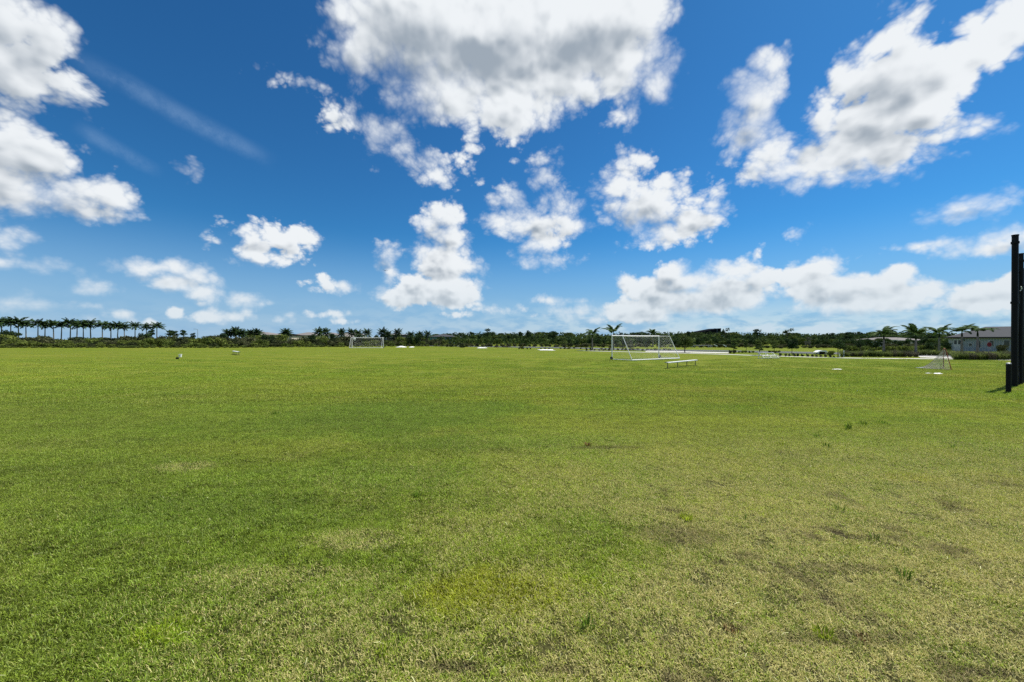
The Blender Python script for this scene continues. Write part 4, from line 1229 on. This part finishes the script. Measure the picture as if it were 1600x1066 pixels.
for i, (px, pt) in enumerate(mids):
    d = 128.0 + 2.0 * math.sin(i * 1.7)
    place_palm(mid[i % 3], 'palm_tree', gx(px, d), d, hz(pt, d), '%s palm from the left in the row behind the far goal' % ORD[i], 'palms behind the far goal')

# young palms in front: fronds built one by one
fr_mesh = []
for s in range(5):
    V, T, r = frond_arrays(1.0, 1.3 + 0.18 * s, 0.0, 18, 0.085, 0.27, 900 + s)
    fr_mesh.append(tri_mesh('frond', V, T, M['palmR'], r))


def young_palm(px, d, top, spread, label, seed, nf=9, bias=0.0, tr=0.11):
    """top = row of the crown's top; spread = frond length in metres"""
    rr = random.Random(seed); ht = hz(top, d)
    hc = ht - spread * 0.62
    t = empty('palm_tree', (gx(px, d), d, 0), 0, label, 'palm tree', 'young palms beside the road')
    mb = MB(); mb.tube([(0, 0, 0), (0.01, 0, 0.3), (0.0, 0, hc * 0.5), (0, 0, hc - 0.55)], [tr * 1.9, tr * 1.3, tr * 1.1, tr * 0.8], 10); mb.build('trunk', PB_, t)
    mb = MB(); mb.tube([(0, 0, hc - 0.55), (0, 0, hc - 0.3), (0, 0, hc + 0.03)], [tr * 0.85, tr * 0.8, tr * 0.4], 10); mb.build('crownshaft', M['palmR'], t)
    for k in range(nf):
        o = bpy.data.objects.new('frond', fr_mesh[(seed + k) % 5]); link(o, t)
        az = 2 * math.pi * k / nf + rr.uniform(-0.25, 0.25) + bias; up = rr.uniform(0.5, 1.35)
        o.rotation_euler = (0, -up, az); o.location = (0, 0, hc); q = spread * rr.uniform(0.85, 1.12); o.scale = (q, q, q)
    return t


young_palm(925.5, 73, 511.0, 2.3, 'slender palm left of the near soccer goal, leaning fronds', 1, 8)
young_palm(958.5, 76, 506.5, 2.7, 'taller palm rising just behind the left post of the near goal', 2, 9)
young_palm(1020, 110, 514.0, 2.3, 'small palm top showing above the middle of the near goal crossbar', 3, 9)
for i, (px, d, top, sp, lab) in enumerate(((1381, 54, 508.5, 2.2, 'first young palm from the left in the right roadside row'), (1431, 51, 508.0, 2.15, 'second young palm in the right roadside row, long drooping frond to the left'), (1467.5, 56, 507.0, 2.1, 'third young palm in the right roadside row, beside the grey roofed building'), (1503, 52, 506.5, 1.75, 'fourth young palm in the right roadside row, at the building corner'), (1527.5, 49.5, 503.5, 1.9, 'fifth young palm in the right roadside row, in front of the building wall'))):
    young_palm(px, d, top, sp, lab, 10 + i, 9, 0.3 * i)

# fan palms at the left
P_fan = proto_tree(4.5, 2.0, 2.7, (M['palm'], PB_), 420, 0.16, 'round', 61)
for px, pt, d, w, lab in ((287.3, 515.5, 125, 1.0, 'small round headed cabbage palm standing alone on the left skyline'), (301, 520, 118, 0.9, 'low cabbage palm just right of the lone round headed one'), (236, 515, 118, 0.9, 'small cabbage palm below the end of the royal palm row'), (266, 515.5, 118, 1.3, 'wide cabbage palm right of the end of the royal palm row'), (272, 517, 116, 1.1, 'cabbage palm at the right end of the left clump')):
    place(P_fan, 'palm_tree', gx(px, d), d, hz(pt, d), lab, 'palm tree', 'cabbage palms left', wide=w)

# ---- scrub belt at the far edge of the field, left half
def belt_top(px):
    pts = [(-60, 517), (0, 519), (60, 523), (150, 524), (240, 523), (300, 527), (330, 525), (360, 521), (420, 524), (470, 525), (540, 526), (600, 526.5), (650, 525), (700, 528), (760, 531), (860, 533)]
    for (a, ya), (b_, yb) in zip(pts, pts[1:]):
        if a <= px <= b_: return ya + (yb - ya) * (px - a) / (b_ - a)
    return pts[-1][1]


def landmark(px):
    for lim, s_ in ((60, 'at the far left edge'), (130, 'under the left half of the royal palms'), (200, 'under the right half of the royal palms'), (275, 'below the end of the royal palm row'), (340, 'below the lone cabbage palm'), (412, 'below the date palm clump'), (480, 'below the dark roofed house'), (545, 'left of the far goal'), (602, 'behind the far goal'), (660, 'behind the white tarpaulin'), (730, 'below the teal house'), (800, 'by the flat white cover'), (870, 'beyond the island trees'), (950, 'left of the near goal'), (1030, 'behind the near goal'), (1090, 'by the rounded green shade tree'), (1150, 'below the dark barn'), (1215, 'behind the bleacher'), (1300, 'behind the low white shell'), (1370, 'behind the marker posts'), (1440, 'by the low wide house')):
        if px < lim: return s_
    return 'behind the right palms'


def belt_base(px): return 543.6 - (2.2 * max(0, min(1, (px - 340) / 300))) if px < 700 else 541.2


n_b = 0
for rowi in range(4):
    px = -70.0
    while px < 700:
        d = gd(belt_base(px)) + (1.2, 5.0, 10.0, 15.0)[rowi] + R_.uniform(-0.8, 0.8)
        frac = (0.42, 0.68, 0.88, 1.0)[rowi]
        h = max(0.8, hz(belt_top(px), d)) * 1.08 * frac * R_.uniform(0.62, 1.12)
        pro = (P_bushO if R_.random() < (0.62, 0.45, 0.3, 0.15)[rowi] else P_bush)[R_.randrange(3)]
        ol = pro in P_bushO
        lab = ('%s shrub, scrub %s, %s' % ('olive green' if ol else 'dark green', ('front row', 'second row', 'third row', 'back row')[rowi], landmark(px)))
        place(pro, 'shrub', gx(px, d), d, h, lab, 'shrub', 'olive shrubs of the scrub belt' if ol else 'dark shrubs of the scrub belt', wide=R_.uniform(0.8, 1.25), parts=('foliage', 'stem'))
        n_b += 1
        px += R_.uniform(11, 17) * (1.0 if rowi < 2 else 1.35) * (110.0 / d)
# taller scrub trees poking out
for px, pt, d in ((10, 514, 112), (22, 516, 113), (232, 518, 112), (222, 519, 113), (345, 520, 110), (352, 521, 110), (412, 521, 112), (425, 522, 112), (488, 521, 115), (520, 520, 118), (562, 522, 118), (588, 523, 118), (640, 523, 118), (655, 521, 120), (300, 525, 112)):
    place(P_dark[R_.randrange(3)], 'tree', gx(px, d), d, hz(pt, d), 'small dark tree standing out of the scrub, ' + landmark(px), 'tree', 'small dark trees in the scrub belt', wide=0.65)
# ragged dry grass along the foot of the scrub
def grass_tuft_mesh(name, n, h, w, mat, seed, spread=0.12, thick=0.02):
    rr = np.random.default_rng(seed); V, T, r = [], [], []
    for k in range(n):
        a = rr.uniform(0, 6.28); q = rr.random() ** 0.5 * spread * w; L = h * rr.uniform(0.55, 1.1); ln = rr.uniform(0.1, 0.9)
        b_ = np.array([q * math.cos(a), q * math.sin(a), 0]); a2 = a + rr.normal() * 0.6
        dr = np.array([math.cos(a2), math.sin(a2), 0]); s_ = np.array([-dr[1], dr[0], 0]) * thick / 2
        m1 = b_ + dr * L * 0.35 * ln + np.array([0, 0, L * 0.62]); e = b_ + dr * L * ln * 0.9 + np.array([0, 0, L * (1 - 0.45 * ln)])
        o = len(V); V += [tuple(b_ - s_), tuple(b_ + s_), tuple(m1 + s_ * .8), tuple(m1 - s_ * .8), tuple(e)]
        T += [(o, o + 1, o + 2), (o, o + 2, o + 3), (o + 3, o + 2, o + 4)]; r += [rr.random()] * 5
    return tri_mesh(name, np.array(V), np.array(T), mat, r)


tf = [grass_tuft_mesh('foliage', 230, 1.0, 1.0, M['reed'], 70 + s, 0.22, 0.022) for s in range(4)]
tfp = [grass_tuft_mesh('foliage', 230, 1.0, 1.0, M['purple'], 80 + s, 0.22, 0.022) for s in range(2)]


def tuft(x, y, h, label, cat, group, me=None, wide=1.0):
    o = link(bpy.data.objects.new('ornamental_grass' if 'ornamental' in cat else 'grass_clump', me or tf[R_.randrange(4)]))
    o.location = (x, y, 0); o.rotation_euler = (0, 0, R_.uniform(0, 6.28)); o.scale = (h * wide, h * wide, h)
    return tag(o, label, cat, group, 'thing')


px = -60
while px < 700:
    d = gd(belt_base(px)) - 0.8 + R_.uniform(-0.4, 0.6)
    tuft(gx(px, d), d, R_.uniform(0.35, 0.8), 'tall ragged grass clump ' + landmark(px), 'grass clump', 'grass clumps along the scrub belt', wide=2.2)
    px += R_.uniform(5, 13)

# ---- park behind the road, middle: slim young trees, bushes
slim = [(706, 533), (716, 530), (724, 533), (732, 528), (741, 531), (752, 526), (763, 529), (773, 530), (781, 527), (792, 530), (803, 529), (812, 531), (838, 531), (868, 529), (884, 530), (905, 528)]
for i, (px, pt) in enumerate(slim):
    d = 118 + 3 * math.sin(i * 1.3)
    place(P_slim[i % 2], 'tree', gx(px, d), d, hz(pt, d), '%s slim olive young tree from the left beyond the middle of the field' % ORD[i], 'tree', 'slim young trees beyond the field', wide=R_.uniform(0.8, 1.3))
px = 700
while px < 860:
    d = 108 + R_.uniform(-3, 3)
    place(P_bush[R_.randrange(3)], 'shrub', gx(px, d), d, max(0.5, hz(536.5 + R_.uniform(-1.5, 1.5), d)), 'low dark shrub at the field edge, ' + landmark(px), 'shrub', 'low shrubs beyond the middle of the field', parts=('foliage', 'stem'))
    px += R_.uniform(5, 10)
for px, pb_, pt, w, lab in ((720, 543.5, 534, 1.0, 'dark rounded bush at the field edge left of the white cover'), (776, 543.2, 539.2, 1.5, 'low purplish bush right of the white cover'), (790, 543.0, 539.5, 1.7, 'long low purplish bush further right of the white cover'), (815, 545.0, 540.5, 1.2, 'small dark bush under the left island tree')):
    d = gd(pb_); place((P_bush if 'dark' in lab else P_bushP)[0], 'shrub', gx(px, d), d, hz(pt, d), lab, 'shrub', wide=w, parts=('foliage', 'stem'))
# small shade trees on islands: (px, base row, top row, width factor, label)
isl = [(823.5, 545.2, 529, 1.0, 'small layered shade tree on the first island right of the white cover', 0), (852.5, 546.2, 528, 1.05, 'small layered shade tree on the second island, white ring at its foot', 0),
       (1070, 551.0, 522.5, 1.35, 'rounded green shade tree with short trunk just right of the near goal', 1), (1147, 552.6, 529, 1.0, 'small layered shade tree on the planted median left of the bleacher', 0),
       (1166, 549.0, 530.5, 0.9, 'small shade tree behind the median bushes', 0), (1187.5, 555.6, 529.5, 1.1, 'wide layered shade tree with two thin trunks left of the bleacher', 0),
       (1210, 550.5, 532, 1.0, 'small shade tree over the bushes behind the bleacher', 0), (1237.5, 555.3, 528.5, 1.0, 'dark dense shade tree right of the bleacher', 2),
       (1309.5, 558.7, 530.0, 1.15, 'dark dense shade tree beside the white marker posts', 2), (1345, 553.0, 531.5, 0.95, 'dark shade tree left of the first right palm', 2), (1369, 552.0, 533, 0.8, 'dark shade tree behind the trunk of the first right palm', 2)]
P_blk = [proto_tree(4, 2.9, 1.25, (M['dark'], BK), 800, 0.17, 'round', s) for s in (91, 92)]
P_grn = proto_tree(4, 4.0, 1.0, (M['oak'], BK), 1100, 0.18, 'round', 93)
for px, pb_, pt, w, lab, k in isl:
    d = gd(pb_); place((P_layer[R_.randrange(2)], P_grn, P_blk[R_.randrange(2)])[k], 'shade_tree', gx(px, d), d, hz(pt, d), lab, 'tree', 'shade trees along the road', wide=w * R_.uniform(0.95, 1.05))
d = gd(547.3)
o = rumpled('mulch_ring', 853.5, 547.0, 2.8, 6.0, 0.12, 'pale ring of stones round the foot of the second island tree', 'edging', M['net'], 12)
# median plantings
beds = [(880, 900, 545.6, 541.5, 'p', 3), (905, 925, 545.8, 542.5, 'd', 3), (936, 956, 547.0, 542.8, 'p', 3), (962, 1000, 548.0, 543.2, 'p', 6), (1000, 1048, 548.3, 543.5, 'p', 7), (914, 945, 548.4, 545.6, 'd', 5), (948, 958, 548.6, 545.0, 'd', 2),
        (1140, 1150, 552.3, 546.5, 'd', 2), (1152, 1180, 551.8, 547.5, 'o', 5), (1200, 1219, 551.8, 546.8, 'd', 4), (808, 832, 545.8, 543.0, 'd', 4), (842, 862, 546.4, 543.5, 'd', 3), (874, 890, 545.6, 542.5, 'd', 3)]
for a, b_, pb_, pt, k, n in beds:
    for i in range(n):
        px = a + (b_ - a) * (i + 0.5) / n + R_.uniform(-1, 1); d = gd(pb_) + R_.uniform(-0.4, 0.8)
        pro = {'p': P_bushP, 'd': P_bush, 'o': P_bushO}[k]
        side_ = 'left of the near goal' if px < 955 else ('seen through the near goal' if px < 1050 else 'between the near goal and the bleacher')
        if px < 900: side_ = 'on the islands beyond the middle of the field'
        place(pro[R_.randrange(2)], 'shrub', gx(px, d), d, max(0.35, hz(pt, d) * R_.uniform(0.8, 1.1)), '%s low shrub in the roadside bed %s' % ({'p': 'purplish', 'd': 'dark', 'o': 'olive'}[k], side_), 'shrub', 'low %s shrubs %s' % ({'p': 'purplish', 'd': 'dark', 'o': 'olive'}[k], side_), wide=0.72, parts=('foliage', 'stem'))
# clipped round bushes in front of the road right of the bleacher
for i, (px, pb_, pt) in enumerate(((1219.5, 556.8, 551.2), (1228, 557.0, 552), (1234, 557.2, 552), (1241, 557.3, 551.5), (1247, 557.4, 552), (1254, 557.6, 552.3), (1262, 557.9, 552.6), (1269.5, 558.1, 553), (1276, 558.3, 553.5), (1282.5, 558.4, 553.5), (1290, 558.5, 553.5), (1298, 558.8, 553.2), (1303, 558.8, 555.5), (1316, 559.2, 556.5))):
    d = gd(pb_); place(P_blk[0] if False else P_bush[i % 3], 'shrub', gx(px, d), d, hz(pt, d), '%s clipped dark bush from the left in the row right of the bleacher' % ORD[i], 'shrub', 'clipped dark bushes along the pavement', wide=0.55, parts=('foliage', 'stem'))
for px, pb_, pt, w, lab in ((1300, 555.5, 547.5, 1.0, 'grey green bush behind the low white shell'), (1566, 553.5, 536.5, 0.42, 'round leafy bush beside the tall black posts')):
    d = gd(pb_); place(P_bushO[1] if 'grey' in lab else P_bush[1], 'shrub', gx(px, d), d, hz(pt, d), lab, 'shrub', wide=w * 1.2, parts=('foliage', 'stem'))

def bed_mark(px):
    for lim, s_ in ((1345, 'right of the marker posts'), (1372, 'left of the first young palm'), (1395, 'at the first young palm'), (1420, 'between the first two young palms'), (1440, 'at the second young palm'), (1462, 'behind the practice net tip'), (1490, 'behind the practice net'), (1515, 'at the fourth young palm'), (1540, 'at the fifth young palm'), (1560, 'by the red sign')):
        if px < lim: return s_
    return 'by the small white table'


# ornamental grasses: long bed between pavement and road, right
px = 1318.0; k = 0; BEDN = {}
while px < 1600:
    for rr_ in range(3):
        pb_ = 557.4 + (px - 1318) * 0.004 + (0, -1.1, -2.4)[rr_]
        if px > 1488: pb_ = 562.4 + (0, -1.6, -3.6)[rr_]
        if 1434 < px < 1490 and rr_ == 0: continue
        if 1434 < px < 1490: pb_ -= 1.2
        d = gd(pb_); h = R_.uniform(0.62, 0.95) * (1.1 if px > 1488 else 1.0)
        dk = R_.random() < 0.22
        BEDN[(rr_, bed_mark(px))] = BEDN.get((rr_, bed_mark(px)), 0) + 1; lab = '%s %s ornamental grass %s, %s' % (ORD[BEDN[(rr_, bed_mark(px))] - 1], 'purplish' if dk else 'green', ('in the front row', 'in the middle row', 'in the back row')[rr_], bed_mark(px))
        tuft(gx(px + R_.uniform(-2, 2), d), d, h, lab, 'ornamental grass', ('purplish' if dk else 'green') + (' grasses before the building' if px > 1488 else ' grasses along the road'), me=tfp[R_.randrange(2)] if dk else None, wide=1.15)
        k += 1
    px += R_.uniform(6.0, 9.0)
# taller reeds and shrubs behind the road, right
px = 1320.0
while px < 1490:
    d = 66 + R_.uniform(-5, 10)
    place(P_bushO[R_.randrange(3)], 'shrub', gx(px, d), d, max(0.6, hz(R_.uniform(538.5, 544.5), d)), 'yellow green shrub across the road, ' + bed_mark(px), 'shrub', 'shrubs across the road behind the right palms', wide=R_.uniform(0.7, 1.2), parts=('foliage', 'stem'))
    px += R_.uniform(5, 9)
for px, pt, d in ((1452, 535, 62), (1458, 534, 64), (1476, 533, 66), (1342, 530, 84), (1356, 529, 86)):
    place(P_dark[R_.randrange(3)], 'tree', gx(px, d), d, hz(pt, d), 'compact dark tree across the road behind the right palms', 'tree', 'compact trees across the road at the right', wide=0.9)

# ---- the far tree line, middle and right
def line_top(px):
    pts = [(660, 524), (700, 521), (740, 519), (800, 519.5), (860, 519), (920, 521), (960, 521), (1000, 519), (1050, 518.5), (1090, 519), (1130, 519.5), (1200, 519), (1260, 522), (1330, 519.5), (1400, 518), (1450, 518.5), (1500, 521), (1640, 522)]
    for (a, ya), (b_, yb) in zip(pts, pts[1:]):
        if a <= px <= b_: return ya + (yb - ya) * (px - a) / (b_ - a)
    return 520


for rowi, (d0, f_, step) in enumerate(((200, 1.0, 8.5), (160, 0.74, 11.0))):
    px = 655.0
    while px < 1640:
        d = d0 + R_.uniform(-6, 6) - (30 if px > 1230 else 0) * (1 if rowi > 0 else 0.6)
        h = hz(line_top(px), d) * f_ * R_.uniform(0.72, 1.14)
        q = R_.random()
        if q < 0.34: pro, kd = P_dark, 'dark rounded tree'
        elif q < 0.62: pro, kd = P_oak, 'green broad tree'
        elif q < 0.78: pro, kd = P_tall, 'dark tall narrow tree'
        elif q < 0.90: pro, kd = P_pine, 'dark pointed pine'
        else: pro, kd = P_loose, 'dark open crowned tree'
        side_ = landmark(px)
        place(pro[R_.randrange(len(pro))], 'tree', gx(px, d), d, h, '%s in the tree line %s, %s' % (kd, ('back', 'front')[rowi], side_), 'tree', '%ss %s' % (kd, side_), wide=R_.uniform(0.95, 1.3))
        px += step * R_.uniform(0.8, 1.25)
# the wood behind, one unbroken mass of foliage
bl = []
px = 640.0
while px < 1660:
    for d in (214, 190, 172, 150):
        dd_ = d - (22 if px > 1230 else 0); h = hz(line_top(px), dd_) * (1.0, 0.8, 0.66, 0.5)[(214, 190, 172, 150).index(d)]
        for q in range(2):
            z = h * (0.25 + 0.5 * q); bl.append((gx(px, dd_) + R_.uniform(-1, 1), dd_ + R_.uniform(-2, 2), z, 2.6, 2.2, h * 0.27))
    px += 7.0
me = leaf_cloud('far_wood', bl, 42000, 0.5, M['oak'])
tag(link(bpy.data.objects.new('far_wood', me)), 'unbroken dark wood behind the far tree line', kind='stuff')
# singles that rise above the line
for px, pt, d, pro, w, lab in ((762, 513.0, 175, P_loose[0], 0.8, 'tall broad tree standing above the middle of the far tree line'), (826, 515.8, 175, P_dark[1], 0.6, 'tall rounded tree above the line over the second island'), (812, 517, 175, P_tall[0], 0.8, 'tall narrow tree above the line over the first island'), (865, 516.2, 172, P_dark[0], 0.9, 'broad dark tree above the line left of the slender palm'),
                              (1134, 511.8, 170, P_loose[1], 0.9, 'open crowned tree just right of the dark barn'), (1184, 513.8, 168, P_loose[0], 1.1, 'wide open crowned tree above the wide layered shade tree'), (1231, 512.3, 150, P_loose[1], 1.05, 'wind shaped umbrella tree rising highest on the right tree line'),
                              (1325, 517.5, 150, P_dark[2], 1.0, 'broad dark tree above the marker posts'), (1000, 518.5, 170, P_dark[1], 1.0, 'broad dark tree over the middle of the near goal'), (1075, 516, 180, P_tall[1], 0.8, 'narrow dark tree left of the dark barn'), (722, 519, 175, P_loose[1], 0.8, 'thin leggy tree at the left of the far tree line')):
    place(pro, 'tree', gx(px, d), d, hz(pt, d), lab, 'tree', wide=w)
# mid-size trees and hedge in front of the line
px = 880.0
while px < 1470:
    d = 112 + R_.uniform(-6, 12) - (14 if px > 1200 else 0)
    pt = R_.uniform(526.5, 531.5)
    pro, kd = ((P_oak, 'green') if R_.random() < 0.5 else (P_dark, 'dark'))
    if R_.random() < 0.14: pro, kd = P_grey, 'greyish sparse'
    side_ = landmark(px)
    place(pro[R_.randrange(len(pro))], 'tree', gx(px, d), d, hz(pt, d), '%s mid-size tree in the park, %s' % (kd, side_), 'tree', '%s park trees %s' % (kd, side_), wide=R_.uniform(0.85, 1.2))
    px += R_.uniform(8, 15)
px = 870.0
while px < 1480:
    d = 100 + R_.uniform(-3, 5) - (8 if px > 1200 else 0)
    place(P_bush[R_.randrange(3)], 'shrub', gx(px, d), d, R_.uniform(0.6, 1.35), 'dark hedge shrub along the park lawn, ' + landmark(px), 'shrub', 'hedge along the park lawn', wide=R_.uniform(1.0, 1.5), parts=('foliage', 'stem'))
    px += R_.uniform(7, 12)

# ---- weeds on the lawn, each its own
weeds = [(1073.5, 812, 0.085, 'weedY', 0.9, 'bright green weed tuft on the worn ground right of the middle', 70), (1326, 671, 0.22, 'weed', 0.35, 'tall thin weed with upright blades on the right of the field', 26),
         (1315, 800, 0.13, 'weed', 0.4, 'thin upright weed right of the bright tuft', 12), (1165, 812, 0.06, 'weed', 0.5, 'small dark weed sprig between bright tuft and thin weed', 14),
         (1277, 683, 0.12, 'weed', 0.6, 'low weed sprig left of the tall thin weed', 20), (1293, 699, 0.10, 'weed', 0.7, 'weed sprig just below the tall thin weed', 16), (1222, 697, 0.12, 'weedY', 1.0, 'yellow green weed patch left of the tall thin weed', 40),
         (919, 697, 0.09, 'weedB', 0.7, 'brown reddish weed near the middle of the field', 40), (651, 776, 0.07, 'weed', 1.0, 'dark green weed clump left of the middle foreground', 50), (430, 648, 0.10, 'weed', 1.0, 'low dark weed on the left half of the field', 34),
         (1291, 997, 0.07, 'weedY', 1.0, 'bright yellow green weed in the right foreground', 80), (1413, 903, 0.10, 'weed', 0.5, 'upright blue green weed in the right foreground', 24), (1145, 988, 0.05, 'weedB', 1.1, 'flat reddish brown weed in the right foreground', 50),
         (1352, 1002, 0.045, 'weedB', 1.0, 'small brown weed right of the bright yellow green weed', 30), (1350, 664, 0.10, 'weed', 1.6, 'wide low weed patch right of the tall thin weed', 50), (1380, 662, 0.09, 'weed', 1.6, 'second wide low weed patch, further right', 46),
         (1490, 701, 0.10, 'weed', 0.4, 'single upright weed sprig at the right', 8), (920, 985, 0.10, 'weed', 0.5, 'upright grass blades in front of the mustard coloured patch', 18), (1368, 845, 0.09, 'weed', 0.5, 'thin dark weed above the right foreground', 12), (600, 1020, 0.055, 'weedY', 1.3, 'yellow green low weed at the lower left of the middle', 60),
         (262, 990, 0.055, 'weedY', 3.2, 'lime green patch of broad grass in the lower left', 220), (225, 1000, 0.05, 'weedY', 2.0, 'lime green runner at the left of the lower left patch', 160), (1420, 865, 0.06, 'weed', 0.8, 'dark low sprig in the right foreground', 20), (1208, 860, 0.05, 'weed', 0.8, 'tiny dark sprig near the worn ground', 16)]
for px, py, h, mt, w, lab, n in weeds:
    me = grass_tuft_mesh('weed', n, 1.0, w, M[mt], int(px), 0.9, 0.10 if h < 0.12 else 0.05)
    o = link(bpy.data.objects.new('weed', me)); o.location = gp(px, py); o.scale = (h, h, h); tag(o, lab, 'weed')
# loose long blades and straws lying on top, as one mass
n = 420
V, T, r = [], [], []
for k in range(n):
    y = 2.2 + R_.random() ** 1.6 * 12; x = R_.uniform(-1.35, 1.35) * y; a = R_.uniform(0, 6.28); L = R_.uniform(0.03, 0.085); w = R_.uniform(0.0013, 0.0024)
    p = Vector((x, y, 0.028)); dr = Vector((math.cos(a), math.sin(a), 0)); sd = Vector((-dr.y, dr.x, 0)) * w; kk = R_.uniform(-0.4, 0.4)
    m1 = p + dr * L * 0.5 + Vector((0, 0, R_.uniform(0.005, 0.02))); e = m1 + (dr + Vector((-dr.y, dr.x, 0)) * kk).normalized() * L * 0.5 + Vector((0, 0, -0.012))
    o = len(V); V += [p - sd, p + sd, m1 + sd, m1 - sd, e]; T += [(o, o + 1, o + 2), (o, o + 2, o + 3), (o + 3, o + 2, o + 4)]; r += [R_.random()] * 5
m_straw = leaf_mat('pale_cut_straw', (0.30, 0.34, 0.13), (0.55, 0.54, 0.30), 0.2)
tag(link(bpy.data.objects.new('grass_clippings', tri_mesh('grass_clippings', np.array([tuple(v) for v in V]), np.array(T), m_straw, r))), 'pale straw clippings lying loose on the lawn', kind='stuff')
